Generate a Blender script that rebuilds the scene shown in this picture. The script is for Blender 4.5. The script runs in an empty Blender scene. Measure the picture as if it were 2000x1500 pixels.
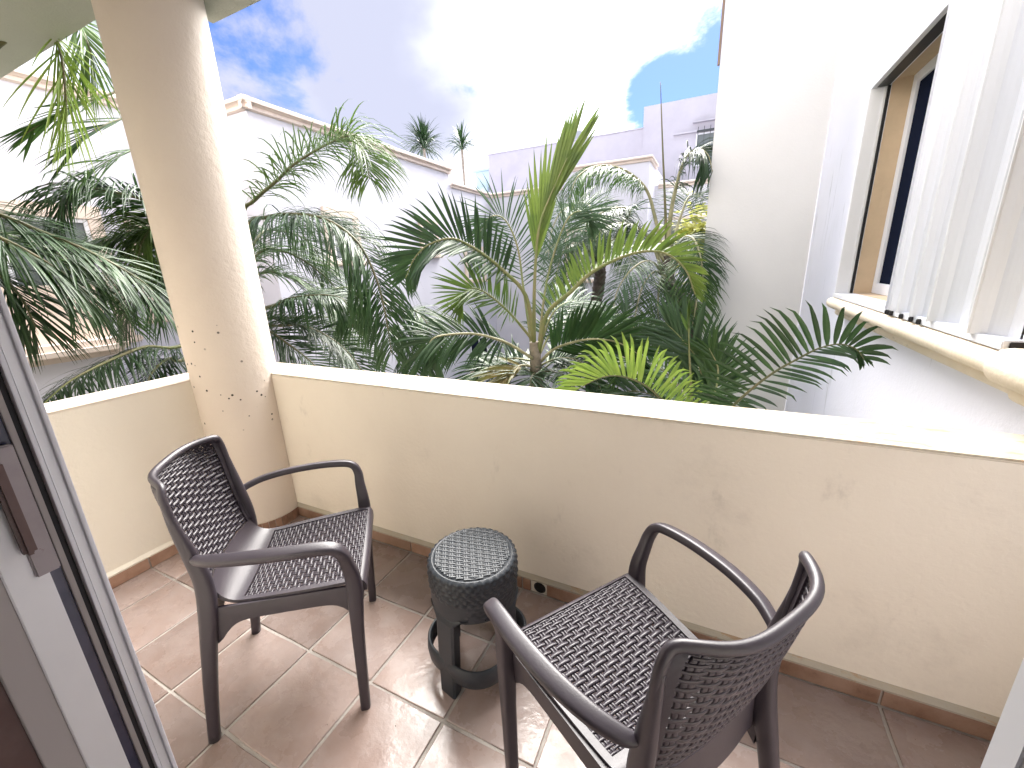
import bpy, bmesh, math, random
from mathutils import Vector, Matrix, noise as mnoise
random.seed(7)
C = bpy.data.collections.new("Scene"); bpy.context.scene.collection.children.link(C)
sc = bpy.context.scene
rad = math.radians

# ------------------------------------------------------------------ camera
cam_d = bpy.data.cameras.new("camera"); cam = bpy.data.objects.new("camera", cam_d); C.objects.link(cam)
cam_d.sensor_fit = 'HORIZONTAL'; cam_d.sensor_width = 36.0; cam_d.lens = 36.0 * 799.4 / 2000.0
cam_d.clip_start = 0.01; cam_d.clip_end = 2000
yaw, pit, rol = (-0.456949, -0.277307, -0.038056)
f = Vector((math.sin(yaw)*math.cos(pit), math.cos(yaw)*math.cos(pit), math.sin(pit)))
r = Vector((math.cos(yaw), -math.sin(yaw), 0)); u = r.cross(f)
r2 = r*math.cos(rol) + u*math.sin(rol); u2 = u*math.cos(rol) - r*math.sin(rol)
M = Matrix((r2, u2, -f)).transposed().to_4x4(); M.translation = Vector((0, 0, 1.35))
cam.matrix_world = M
sc.camera = cam

# ------------------------------------------------------------------ sky and sun
SUN_EL, SUN_AZ = rad(46), rad(-3)          # azimuth from +Y towards +X
w = bpy.data.worlds.new("World"); sc.world = w; w.use_nodes = True
nt = w.node_tree; nt.nodes.clear()
N = nt.nodes.new; LK = nt.links.new
out = N('ShaderNodeOutputWorld'); bg = N('ShaderNodeBackground'); bg.inputs[1].default_value = 0.1
sky = N('ShaderNodeTexSky'); sky.sky_type = 'NISHITA'; sky.sun_disc = False
sky.sun_elevation = SUN_EL; sky.sun_rotation = SUN_AZ; sky.air_density = 1.0; sky.dust_density = 0.6; sky.ozone_density = 1.2
tc = N('ShaderNodeTexCoord')
def wnoise(scale, detail, rough, off, dist=0.0):
    m = N('ShaderNodeMapping'); m.inputs['Location'].default_value = off; m.inputs['Scale'].default_value = (1, 1, 1.5)
    LK(tc.outputs['Generated'], m.inputs[0])
    n = N('ShaderNodeTexNoise'); n.inputs['Scale'].default_value = scale; n.inputs['Detail'].default_value = detail
    n.inputs['Roughness'].default_value = rough; n.inputs['Distortion'].default_value = dist
    LK(m.outputs[0], n.inputs['Vector']); return n.outputs['Fac']
def wmath(op, a, b, clamp=False):
    n = N('ShaderNodeMath'); n.operation = op; n.use_clamp = clamp
    for i, x in enumerate((a, b)):
        if hasattr(x, 'links'): LK(x, n.inputs[i])
        else: n.inputs[i].default_value = x
    return n.outputs[0]
def blob(d, lo, hi):      # 0..1 cloud bank around a direction
    n = N('ShaderNodeVectorMath'); n.operation = 'DOT_PRODUCT'
    nn = N('ShaderNodeVectorMath'); nn.operation = 'NORMALIZE'; LK(tc.outputs['Generated'], nn.inputs[0])
    LK(nn.outputs[0], n.inputs[0]); n.inputs[1].default_value = Vector(d).normalized()
    m = N('ShaderNodeMapRange'); m.interpolation_type = 'SMOOTHSTEP'
    LK(n.outputs['Value'], m.inputs[0]); m.inputs[1].default_value = math.cos(rad(lo)); m.inputs[2].default_value = math.cos(rad(hi))
    return m.outputs[0]
cov = wmath('ADD', wmath('MULTIPLY', wnoise(3.0, 10, 0.60, (1.3, 4.2, 0.4), 0.25), 0.86), wmath('MULTIPLY', wnoise(11.0, 8, 0.62, (3.3, 1.2, 5.4), 0.3), 0.14))
cov = wmath('ADD', wmath('MULTIPLY', wmath('SUBTRACT', cov, 0.5), 1.5), 0.53)
cov = wmath('ADD', cov, wmath('MULTIPLY', blob((-0.4305, 0.8345, 0.3440), 26, 8), 0.22))
cov = wmath('SUBTRACT', cov, wmath('MULTIPLY', blob((-0.0594, 0.9156, 0.3977), 14, 3), 0.12))
cov = wmath('SUBTRACT', cov, wmath('MULTIPLY', blob((-0.1140, 0.9549, 0.2741), 7, 3), 0.34))
cov = wmath('SUBTRACT', cov, wmath('MULTIPLY', blob((-0.7594, 0.5460, 0.3538), 9, 3), 0.05))
cov = wmath('ADD', cov, wmath('MULTIPLY', blob((-0.5270, 0.8054, 0.2713), 11, 3), 0.11))
cr = N('ShaderNodeMapRange'); cr.interpolation_type = 'SMOOTHSTEP'; LK(cov, cr.inputs[0])
cr.inputs[1].default_value = 0.40; cr.inputs[2].default_value = 0.60
# brightness of the cloud: thick banks away from the sun turn grey-lavender
shade = wmath('ADD', wmath('MULTIPLY', wnoise(3.0, 5, 0.5, (7.1, 0.2, 3.3)), 0.8), wmath('MULTIPLY', blob((-0.7128, 0.6000, 0.3632), 27, 9), 0.50))
sr = N('ShaderNodeMapRange'); sr.interpolation_type = 'SMOOTHSTEP'; LK(shade, sr.inputs[0]); sr.inputs[1].default_value = 0.40; sr.inputs[2].default_value = 0.92
cc = N('ShaderNodeMix'); cc.data_type = 'RGBA'; LK(sr.outputs[0], cc.inputs[0])
cc.inputs[6].default_value = (4.6, 4.7, 5.0, 1); cc.inputs[7].default_value = (1.42, 1.48, 1.88, 1)
skb = N('ShaderNodeMix'); skb.data_type = 'RGBA'; skb.blend_type = 'MULTIPLY'; skb.inputs[0].default_value = 1.0
LK(sky.outputs[0], skb.inputs[6]); skb.inputs[7].default_value = (0.17, 0.225, 0.37, 1)
mx = N('ShaderNodeMix'); mx.data_type = 'RGBA'
LK(cr.outputs[0], mx.inputs[0]); LK(skb.outputs[2], mx.inputs[6]); LK(cc.outputs[2], mx.inputs[7])
LK(mx.outputs[2], bg.inputs[0]); LK(bg.outputs[0], out.inputs[0])

sd = bpy.data.lights.new("sun", 'SUN'); sd.energy = 5.0; sd.angle = rad(58); sd.color = (1, 0.96, 0.9)
so = bpy.data.objects.new("sun", sd); C.objects.link(so)
dirv = Vector((math.cos(SUN_EL)*math.sin(SUN_AZ), math.cos(SUN_EL)*math.cos(SUN_AZ), math.sin(SUN_EL)))
so.rotation_euler = (-dirv).to_track_quat('-Z', 'Y').to_euler(); so.location = dirv*30
sc.view_settings.view_transform = 'Standard'; sc.view_settings.look = 'None'
sc.view_settings.exposure = 2.38; sc.view_settings.gamma = 1.0; sc.view_settings.use_curve_mapping = False
sc.render.engine = 'CYCLES'; sc.cycles.max_bounces = 8; sc.cycles.diffuse_bounces = 5; sc.cycles.use_denoising = True
sc.cycles.sample_clamp_indirect = 6

# ------------------------------------------------------------------ materials
def mat(name, base, rough=0.6, var=None, vs=6.0, bump=0.0, bs=40.0, spec=0.5, metal=0.0, trans=0.0, stains=(), objvar=0.0, coat=0.0, rvar=0.0, specks=None):
    m = bpy.data.materials.new(name); m.use_nodes = True; t = m.node_tree; b = t.nodes['Principled BSDF']
    L = t.links.new; n_ = t.nodes.new
    b.inputs['Roughness'].default_value = rough; b.inputs['Metallic'].default_value = metal
    b.inputs['Specular IOR Level'].default_value = spec; b.inputs['Coat Weight'].default_value = coat
    tc = n_('ShaderNodeTexCoord'); co = tc.outputs['Object']
    if objvar or var is None: pass
    rgb = n_('ShaderNodeRGB'); rgb.outputs[0].default_value = (*base, 1); cur = rgb.outputs[0]
    def nz(scale, detail=5, rough=.6, sc3=(1, 1, 1), off=0):
        mp = n_('ShaderNodeMapping'); mp.inputs['Scale'].default_value = sc3; L(co, mp.inputs[0])
        if objvar or off:
            oi = n_('ShaderNodeObjectInfo'); cmb = n_('ShaderNodeCombineXYZ'); ml = n_('ShaderNodeMath'); ml.operation = 'MULTIPLY'; ml.inputs[1].default_value = 37
            L(oi.outputs['Random'], ml.inputs[0]); L(ml.outputs[0], cmb.inputs[0]); L(ml.outputs[0], cmb.inputs[1]); L(cmb.outputs[0], mp.inputs['Location'])
        q = n_('ShaderNodeTexNoise'); q.inputs['Scale'].default_value = scale; q.inputs['Detail'].default_value = detail; q.inputs['Roughness'].default_value = rough
        L(mp.outputs[0], q.inputs['Vector']); return q.outputs['Fac']
    def mixc(fac, a, col, blend='MIX'):
        q = n_('ShaderNodeMix'); q.data_type = 'RGBA'; q.blend_type = blend
        L(fac, q.inputs[0]); L(a, q.inputs[6])
        if hasattr(col, 'links'): L(col, q.inputs[7])
        else: q.inputs[7].default_value = (*col, 1)
        return q.outputs[2]
    def rng(src, a, b_, c=0.0, d=1.0):
        q = n_('ShaderNodeMapRange'); q.interpolation_type = 'SMOOTHSTEP'; L(src, q.inputs[0])
        q.inputs[1].default_value = a; q.inputs[2].default_value = b_; q.inputs[3].default_value = c; q.inputs[4].default_value = d; return q.outputs[0]
    if var is not None: cur = mixc(rng(nz(vs), .3, .7), cur, var)
    if objvar:
        oi = n_('ShaderNodeObjectInfo'); hs = n_('ShaderNodeHueSaturation'); L(cur, hs.inputs['Color'])
        L(rng(oi.outputs['Random'], 0, 1, 1-objvar, 1+objvar), hs.inputs['Value']); cur = hs.outputs[0]
    for (col, scale, a, b_, amt, s3) in stains: cur = mixc(rng(nz(scale, 8, .68, s3, off=0), a, b_, 0, amt), cur, col)
    if specks:
        v = n_('ShaderNodeTexVoronoi'); v.inputs['Scale'].default_value = specks[0]; L(co, v.inputs['Vector'])
        g = nz(specks[0]*.06, 2)
        a1 = rng(v.outputs['Distance'], specks[1], specks[1]*1.4, 1, 0); a2 = rng(g, specks[2], specks[2]+.05)
        mm = n_('ShaderNodeMath'); mm.operation = 'MULTIPLY'; L(a1, mm.inputs[0]); L(a2, mm.inputs[1])
        if len(specks) > 3:
            sp = n_('ShaderNodeSeparateXYZ'); L(co, sp.inputs[0]); a3 = rng(sp.outputs[2], specks[3], specks[3]+.1); a4 = rng(sp.outputs[2], specks[4], specks[4]+.05, 1, 0)
            for a_ in (a3, a4):
                m2 = n_('ShaderNodeMath'); m2.operation = 'MULTIPLY'; L(mm.outputs[0], m2.inputs[0]); L(a_, m2.inputs[1]); mm = m2
        cur = mixc(mm.outputs[0], cur, (0.03, 0.025, 0.02))
    L(cur, b.inputs['Base Color'])
    if rvar: L(rng(nz(vs*1.7, 6), .3, .7, rough-rvar, rough+rvar), b.inputs['Roughness'])
    if bump:
        bp = n_('ShaderNodeBump'); bp.inputs['Strength'].default_value = bump; bp.inputs['Distance'].default_value = .01
        L(nz(bs, 7, .6), bp.inputs['Height']); L(bp.outputs[0], b.inputs['Normal'])
    if trans:
        tr = n_('ShaderNodeBsdfTranslucent'); L(mixc(rgb.outputs[0], cur, (0.9, 1.0, 0.35), 'MULTIPLY') if False else cur, tr.inputs[0])
        ms = n_('ShaderNodeMixShader'); ms.inputs[0].default_value = trans
        L(b.outputs[0], ms.inputs[1]); L(tr.outputs[0], ms.inputs[2]); L(ms.outputs[0], t.nodes['Material Output'].inputs[0])
    return m
DIRT = (0.22, 0.19, 0.15)
MT = dict(
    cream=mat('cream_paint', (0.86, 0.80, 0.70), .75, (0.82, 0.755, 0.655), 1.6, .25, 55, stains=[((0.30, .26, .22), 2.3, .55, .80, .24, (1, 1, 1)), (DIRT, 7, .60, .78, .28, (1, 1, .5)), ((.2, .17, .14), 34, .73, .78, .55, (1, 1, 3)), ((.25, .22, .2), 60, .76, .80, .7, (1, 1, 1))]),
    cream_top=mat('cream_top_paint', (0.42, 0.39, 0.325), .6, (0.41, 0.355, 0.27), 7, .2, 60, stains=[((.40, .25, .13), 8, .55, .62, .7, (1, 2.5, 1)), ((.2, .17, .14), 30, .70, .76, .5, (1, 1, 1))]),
    cream_left=mat('cream_left_paint', (0.80, 0.75, 0.66), .75, (0.77, 0.72, 0.63), 2, .2, 55, stains=[(DIRT, 20, .72, .8, .4, (1, 1, 1))]),
    pillar=mat('pillar_paint', (0.71, 0.63, 0.55), .7, (0.68, 0.595, 0.52), 2.2, .35, 28, specks=(22, .10, .46, .55, 1.12), stains=[((.8, .72, .62), 3, .6, .7, .4, (1, 1, .4))]),
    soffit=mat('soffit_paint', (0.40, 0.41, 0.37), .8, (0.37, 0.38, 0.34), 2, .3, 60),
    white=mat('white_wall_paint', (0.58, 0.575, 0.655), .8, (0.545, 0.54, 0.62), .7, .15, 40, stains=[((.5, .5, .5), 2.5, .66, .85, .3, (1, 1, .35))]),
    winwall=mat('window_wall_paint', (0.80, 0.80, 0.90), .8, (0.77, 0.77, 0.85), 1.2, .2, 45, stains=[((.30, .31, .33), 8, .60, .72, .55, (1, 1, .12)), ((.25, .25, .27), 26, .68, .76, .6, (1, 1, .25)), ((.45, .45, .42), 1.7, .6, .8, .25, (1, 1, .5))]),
    creamwall=mat('shaded_cream_wall_paint', (0.66, 0.65, 0.65), .8, (0.63, 0.62, 0.62), 1, .2, 45),
    pinkwall=mat('roof_wall_paint', (0.44, 0.42, 0.475), .85, (0.38, 0.36, 0.41), 1.2, .1, 20, stains=[((.35, .34, .36), 1.6, .6, .8, .3, (1, 1, 1))]),
    cornice=mat('cornice_paint', (0.62, 0.53, 0.48), .7, (0.56, 0.47, 0.43), 3, .1, 30),
    trim=mat('trim_paint', (0.68, 0.57, 0.50), .7, None),
    sill=mat('sill_stone', (0.78, 0.68, 0.56), .7, (0.72, .62, .48), 6, .3, 50, stains=[((.14, .12, .10), 16, .60, .70, .8, (1, .5, 1))]),
    reveal=mat('reveal_paint', (0.58, 0.44, 0.30), .7, (0.5, .38, .26), 5, .2, 50),
    tile=mat('terracotta_tile', (0.315, 0.252, 0.236), .27, (0.255, 0.185, 0.163), 5, .16, 26, spec=.55, objvar=.26, rvar=.10, stains=[((.34, .285, .265), 2.2, .5, .75, .6, (1, 1, 1)), ((.20, .12, .08), 12, .66, .8, .55, (1, 1, 1))]),
    skirt=mat('skirting_tile', (0.38, 0.245, 0.18), .4, (0.24, 0.13, 0.085), 7, .3, 40, spec=.5, objvar=.16, stains=[((.14, .08, .05), 14, .6, .8, .6, (1, 1, 1))]),
    grout=mat('grout', (0.46, 0.43, 0.40), .8, (0.36, .33, .31), 12, .5, 80),
    chair=mat('taupe_resin', (0.033, 0.026, 0.036), .43, (0.027, 0.021, 0.030), 9, .06, 260, spec=.6, stains=[((.060, .054, .060), 14, .58, .8, .35, (1, 1, 1))]),
    stool=mat('anthracite_resin', (0.017, 0.022, 0.030), .46, (.022, .027, .035), 8, .08, 200, spec=.5),
    alu=mat('brushed_aluminium', (0.80, 0.81, 0.83), .30, (0.72, .73, .75), 3, metal=.1),
    alu_w=mat('white_aluminium', (0.76, 0.77, 0.82), .35, None),
    alu_g=mat('warm_grey_lining', (0.40, 0.37, 0.36), .6, None),
    navy=mat('dark_slot', (0.02, 0.025, 0.06), .15, (0.05, .05, .09), 12),
    black=mat('black_gasket', (0.008, 0.008, 0.01), .5, None),
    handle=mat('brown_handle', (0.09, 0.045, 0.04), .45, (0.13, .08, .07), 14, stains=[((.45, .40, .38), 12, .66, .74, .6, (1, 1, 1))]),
    plate=mat('spotted_metal_plate', (0.36, 0.32, 0.33), .4, (0.28, .24, .25), 14, stains=[((.12, .05, .05), 60, .62, .7, .8, (1, 1, 1))]),
    glass=mat('dark_window_glass', (0.012, 0.015, 0.03), .3, None, spec=0),
    glass_g=mat('grey_window_glass', (0.10, 0.115, 0.115), .08, None, spec=.8),
    roof_blue=mat('blue_grey_roof_box', (0.42, 0.52, 0.58), .6, None),
    dish=mat('grey_dish', (0.30, 0.31, 0.34), .5, None),
    iron=mat('black_iron', (0.03, 0.035, 0.04), .5, None),
    brown=mat('brown_pipe', (0.20, 0.13, 0.09), .5, None),
    soil=mat('garden_soil', (0.08, 0.07, 0.04), .95, (0.05, .09, .03), 1.5, .5, 8),
    room=mat('room_paint', (0.80, 0.76, 0.70), .8, None),
    fdark=mat('palm_leaf_dark', (0.016, 0.042, 0.015), .40, (0.030, .068, .020), 9, trans=.12, spec=.32, objvar=.25),
    fmid=mat('palm_leaf_mid', (0.034, 0.080, 0.018), .40, (0.060, .12, .028), 7, trans=.20, spec=.32, objvar=.22),
    fsilver=mat('palm_leaf_silver', (0.055, 0.105, 0.050), .42, (0.04, .085, .035), 7, trans=.20, spec=.35, objvar=.2),
    fyellow=mat('palm_leaf_yellow', (0.24, 0.33, 0.06), .4, (0.16, .26, .045), 10, trans=.3, spec=.4),
    fspear=mat('palm_leaf_spear', (0.125, 0.18, 0.032), .42, (0.075, .125, .025), 6, trans=.25, spec=.32),
    folive=mat('palm_leaf_olive', (0.085, 0.14, 0.026), .42, (0.055, .11, .025), 6, trans=.24, spec=.32, objvar=.15),
    fbrown=mat('palm_leaf_dying', (0.22, 0.17, 0.045), .5, (0.12, .15, .04), 6, trans=.3),
    rachis=mat('palm_stalk_green', (0.17, 0.21, 0.07), .45, (0.25, .22, .11), 8),
    rachis_d=mat('palm_stalk_dark', (0.07, 0.085, 0.035), .5, (0.13, .11, .05), 8),
    rachis_p=mat('palm_stalk_pale', (0.36, 0.33, 0.20), .5, (0.22, .22, .12), 8),
    bark=mat('palm_bark_grey', (0.30, 0.26, 0.21), .85, (0.17, .14, .11), 14, .6, 30, stains=[((.08, .06, .05), 10, .55, .7, .7, (1, 1, 3))]),
    bark_d=mat('palm_bark_dark', (0.06, 0.045, 0.042), .9, (0.12, .09, .08), 10, .7, 25),
    lime=mat('bright_lime_leaf', (0.38, 0.42, 0.07), .5, (0.62, .60, .22), 5, trans=.35),
)

# ------------------------------------------------------------------ helpers
def link(name, me, m=None, parent=None, kind=None, smooth=False):
    o = bpy.data.objects.new(name, me); C.objects.link(o)
    if m is not None and not me.materials: me.materials.append(MT[m] if isinstance(m, str) else m)
    if parent is not None: o.parent = parent
    if kind: o['kind'] = kind
    if smooth:
        for p in me.polygons: p.use_smooth = True
    return o
def mesh(name, V, F):
    me = bpy.data.meshes.new(name); me.from_pydata([tuple(v) for v in V], [], F); me.update(); return me
def tag(o, label, cat, group=None):
    o['label'] = label; o['category'] = cat
    if group: o['group'] = group
    return o
def empty(name, loc=(0, 0, 0), rz=0):
    o = bpy.data.objects.new(name, None); C.objects.link(o); o.location = loc; o.rotation_euler = (0, 0, rz); o.empty_display_size = .1; return o
def box(name, lo, hi, m, parent=None, kind=None, bev=0.0, seg=2):
    bm = bmesh.new(); bmesh.ops.create_cube(bm, size=1)
    lo = Vector(lo); hi = Vector(hi); c = (lo+hi)/2; s = hi-lo
    for v in bm.verts: v.co = Vector((v.co.x*s.x, v.co.y*s.y, v.co.z*s.z)) + c
    if bev: bmesh.ops.bevel(bm, geom=bm.edges[:], offset=bev, segments=seg, affect='EDGES')
    me = bpy.data.meshes.new(name); bm.to_mesh(me); bm.free(); me.update()
    return link(name, me, m, parent, kind)
def catmull(P, n):
    P = [Vector(p) for p in P]
    if len(P) == 2: return [P[0].lerp(P[1], i/n) for i in range(n+1)]
    Q = [P[0]*2-P[1]] + P + [P[-1]*2-P[-2]]; out = []; m = len(P)-1
    for i in range(n+1):
        t = i/n*m; k = min(int(t), m-1); t -= k; a, b, c, d = Q[k:k+4]
        out.append(.5*((2*b)+(c-a)*t+(2*a-5*b+4*c-d)*t*t+(3*b-a-3*c+d)*t**3))
    return out
def sweep(P, R, ns=12, up=(0, 0, 1), n=None, p=2.0, cap=True):
    """R: (half-width along side, half-thickness along up-ish) per control point; returns V,F"""
    if n:
        m = len(P)-1; C1 = catmull(P, n)
        RR = catmull([Vector((a, b, 0)) for a, b in R], n)
        P = C1; R = [(v.x, v.y) for v in RR]
    P = [Vector(q) for q in P]; V = []; F = []; up = Vector(up)
    prevU = None
    for i, q in enumerate(P):
        T = (P[min(i+1, len(P)-1)]-P[max(i-1, 0)]).normalized()
        U = prevU if prevU is not None else up
        S = T.cross(U); 
        if S.length < 1e-4: S = T.cross(Vector((0, 1, 0)))
        S.normalize(); U = S.cross(T).normalized(); prevU = U
        a, b = R[i]
        for k in range(ns):
            th = 2*math.pi*k/ns; c, s = math.cos(th), math.sin(th)
            cx = math.copysign(abs(c)**(2/p), c); sx = math.copysign(abs(s)**(2/p), s)
            V.append(q + S*(a*cx) + U*(b*sx))
    for i in range(len(P)-1):
        for k in range(ns):
            k2 = (k+1) % ns; F.append((i*ns+k, i*ns+k2, (i+1)*ns+k2, (i+1)*ns+k))
    if cap: F.append(tuple(range(ns))[::-1]); F.append(tuple((len(P)-1)*ns+k for k in range(ns)))
    return V, F
class MB:
    def __init__(s): s.V = []; s.F = []
    def add(s, VF):
        o = len(s.V); s.V += VF[0]; s.F += [tuple(i+o for i in f) for f in VF[1]]; return s
    def build(s, name, m, parent=None, kind=None, smooth=False): return link(name, mesh(name, s.V, s.F), m, parent, kind, smooth)
def profile_run(name, prof, a, b, axis, m, parent=None, kind=None, smooth=False):
    """extrude a closed 2-D profile [(out, z)] along X or Y; 'out' goes along the other axis"""
    V = []; n = len(prof)
    for t in (a, b):
        for (o_, z) in prof: V.append((t, o_, z) if axis == 'X' else (o_, t, z))
    F = [(i, (i+1) % n, n+(i+1) % n, n+i) for i in range(n)] + [tuple(range(n))[::-1], tuple(range(n, 2*n))]
    me = mesh(name, V, F); bm = bmesh.new(); bm.from_mesh(me); bmesh.ops.recalc_face_normals(bm, faces=bm.faces[:]); bm.to_mesh(me); bm.free()
    return link(name, me, m, parent, kind, smooth)
def lerp(a, b, t): return a+(b-a)*t

# ------------------------------------------------------------------ ground and floor
GZ = -2.95
bm = bmesh.new(); bmesh.ops.create_grid(bm, x_segments=60, y_segments=60, size=150)
for v in bm.verts: v.co.z = GZ + .06*mnoise.noise(Vector((v.co.x*.3, v.co.y*.3, 0)))
me = bpy.data.meshes.new('ground'); bm.to_mesh(me); bm.free(); link('ground', me, 'soil', kind='structure')

WY, WX, PH = 1.341, -2.375, 0.853          # inner parapet planes and parapet height
OY, OX = 1.548, -2.59
RX = 0.9                                     # face of the right-hand wing
fl = box('balcony_floor', (OX, -0.1, -0.20), (RX-.01, OY, -0.0045), 'grout', kind='structure')
XG = [-1.25 + .3042*k for k in range(-5, 9)]; YG = [.429 + .3042*k for k in range(-3, 4)]
def tile_mesh(x0, x1, y0, y1, z1=0.0, g=.0052, seed=0, ragged=.0016, nseg=3, z0=-.0046):
    rr = random.Random(seed); pts = []
    cs = [(x0+g, y0+g), (x1-g, y0+g), (x1-g, y1-g), (x0+g, y1-g)]
    for k in range(4):
        a, b = cs[k], cs[(k+1) % 4]
        for j in range(nseg):
            t = j/nseg; pts.append((lerp(a[0], b[0], t)+rr.uniform(-ragged, ragged), lerp(a[1], b[1], t)+rr.uniform(-ragged, ragged)))
    cx, cy = (x0+x1)/2, (y0+y1)/2; n = len(pts); V = []
    sx, sy = rr.uniform(-.002, .002), rr.uniform(-.002, .002)
    for (px, py) in pts: V.append((px-cx, py-cy, z0))
    for (px, py) in pts: V.append((px-cx, py-cy, z1-.0016))
    for (px, py) in pts:
        d = .0022; qx = px + (d if px < cx else -d); qy = py + (d if py < cy else -d)
        V.append((qx-cx, qy-cy, z1 + sx*(px-cx) + sy*(py-cy)))
    F = [(i, (i+1) % n, n+(i+1) % n, n+i) for i in range(n)] + [(n+i, n+(i+1) % n, 2*n+(i+1) % n, 2*n+i) for i in range(n)] + [tuple(range(2*n, 3*n))]
    return V, F, (cx, cy)
sd_ = 0
for i in range(len(XG)-1):
    for j in range(len(YG)-1):
        x0, x1 = max(XG[i], WX+.006), min(XG[i+1], RX-.012); y0, y1 = max(YG[j], -.08), min(YG[j+1], WY-.010)
        if x1-x0 < .02 or y1-y0 < .02: continue
        sd_ += 1; V, F, c = tile_mesh(x0, x1, y0, y1, seed=sd_)
        o = link('tile', mesh('tile', V, F), 'tile', fl); o.location = (c[0], c[1], 0)
        o.rotation_euler = (0, 0, 0)

# ------------------------------------------------------------------ parapets
def lip(axis, a, b, face, sgn, parent):
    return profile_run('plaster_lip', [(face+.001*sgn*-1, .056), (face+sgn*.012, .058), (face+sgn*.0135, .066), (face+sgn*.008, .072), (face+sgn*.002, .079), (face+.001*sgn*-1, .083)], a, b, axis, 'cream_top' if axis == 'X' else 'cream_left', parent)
par = box('parapet_wall', (-2.36, WY, -.19), (RX-.004, OY, PH-.004), 'cream', bev=.004)
tag(par, 'long cream painted parapet wall of the balcony with scuffed inner face', 'wall')
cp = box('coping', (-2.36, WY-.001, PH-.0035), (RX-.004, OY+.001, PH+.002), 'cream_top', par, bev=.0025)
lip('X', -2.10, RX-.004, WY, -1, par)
parL = box('parapet_wall', (OX, -.1, -.19), (WX, 1.20, PH-.004), 'cream_left', bev=.004)
tag(parL, 'short cream parapet wall at the left end, behind the left chair', 'wall')
box('coping', (OX-.001, -.1, PH-.0035), (WX+.001, 1.20, PH+.002), 'pillar', parL, bev=.0025)
lip('Y', -.1, 1.10, WX, 1, parL)
# skirting tiles
def skirt(axis, a, b, plane, sgn, parent, seed):
    rr = random.Random(seed); g = .004; n = 4; V = []; h = .057
    def pt(t, o_, z): return (t, o_, z) if axis == 'X' else (o_, t, z)
    for k in range(n+1):
        t = lerp(a+g, b-g, k/n); dz = rr.uniform(-.0012, .0012)
        for (o_, z) in ((0, 0), (sgn*.0095, 0), (sgn*.0105, h-.003+dz), (sgn*.008, h+dz), (0, h+dz)): V.append(pt(t, plane+o_, z))
    F = [(k*5+i, k*5+(i+1) % 5, k*5+5+(i+1) % 5, k*5+5+i) for k in range(n) for i in range(5)] + [(0, 1, 2, 3, 4), tuple(n*5+i for i in (4, 3, 2, 1, 0))]
    me = mesh('tile', V, F); bm = bmesh.new(); bm.from_mesh(me); bmesh.ops.recalc_face_normals(bm, faces=bm.faces[:]); bm.to_mesh(me); bm.free()
    return link('skirting_tile', me, 'skirt', parent)
box('skirting_grout', (-2.2, WY-.004, 0), (RX-.012, WY+.002, .055), 'grout', par)
box('skirting_grout', (WX-.002, -.08, 0), (WX+.004, 1.15, .055), 'grout', parL)
DX = -.560
for i in range(len(XG)-1):
    a, b = max(XG[i], -2.13), min(XG[i+1], RX-.012)
    if b-a < .03: continue
    if a < DX < b:
        skirt('X', a, DX-.040, WY, -1, par, i); skirt('X', DX+.030, b, WY, -1, par, i+50)
    else: skirt('X', a, b, WY, -1, par, i)
for j in range(len(YG)-1):
    a, b = max(YG[j], -.08), min(YG[j+1], 1.09)
    if b-a > .03: skirt('Y', a, b, WX, 1, parL, 100+j)
# drain opening in the skirting
ring = []; V = []; F = []
for k in range(20):
    t = 2*math.pi*k/20
    for (rr_, y) in ((.027, WY-.0085), (.0225, WY-.0115), (.0215, WY-.0078)): V.append((DX+rr_*math.cos(t), y, .030+rr_*math.sin(t)*.98))
for k in range(20):
    k2 = (k+1) % 20
    for i in (0, 1): F.append((k*3+i, k*3+i+1, k2*3+i+1, k2*3+i))
F.append(tuple(k*3+2 for k in range(20)))
dr = link('drain_outlet', mesh('drain_outlet', V, F), 'black', par)
box('mortar_patch', (DX-.040, WY-.007, 0.001), (DX+.030, WY-.003, .060), 'cream_left', par)

mb = MB(); rr = random.Random(5)
for k in range(46):
    x = rr.uniform(-2.2, .85); y = rr.uniform(.45, 1.30); a = rr.uniform(0, 6.28); l = rr.uniform(.002, .0055); d = Vector((math.cos(a), math.sin(a), 0)); q = Vector((-d.y, d.x, 0))*.0011; p0 = Vector((x, y, .0012))
    mb.add(([p0-d*l*.5, p0-q, p0+q, p0+d*l*.5, p0+Vector((0, 0, .0014))], [(0, 1, 4), (1, 3, 4), (3, 2, 4), (2, 0, 4)]))
mb.build('grit', 'black', None, 'stuff')

# ------------------------------------------------------------------ pillar
PC = (-2.268, 1.267); PR = .195
V = []; F = []; ns = 96; zs = [-.19, .05, .058, .066, .09, .3, .6, .9, 1.2, 1.5, 1.8, 2.1, 2.4, 2.56]
for z in zs:
    rr_ = PR + (.011 if z == .058 else .012 if z == .066 else .002 if z == .09 else 0)
    for k in range(ns):
        t = 2*math.pi*k/ns; q = rr_ + (.0015*mnoise.noise(Vector((math.cos(t)*2, math.sin(t)*2, z*2.5))) if z > .2 else 0)
        V.append((PC[0]+q*math.cos(t), PC[1]+q*math.sin(t), z))
for i in range(len(zs)-1):
    for k in range(ns): F.append((i*ns+k, i*ns+(k+1) % ns, (i+1)*ns+(k+1) % ns, (i+1)*ns+k))
pil = link('pillar', mesh('pillar', V, F), 'pillar', smooth=True); tag(pil, 'round cream column at the corner of the two parapet walls', 'column')
V = []; F = []
k = 0
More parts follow.
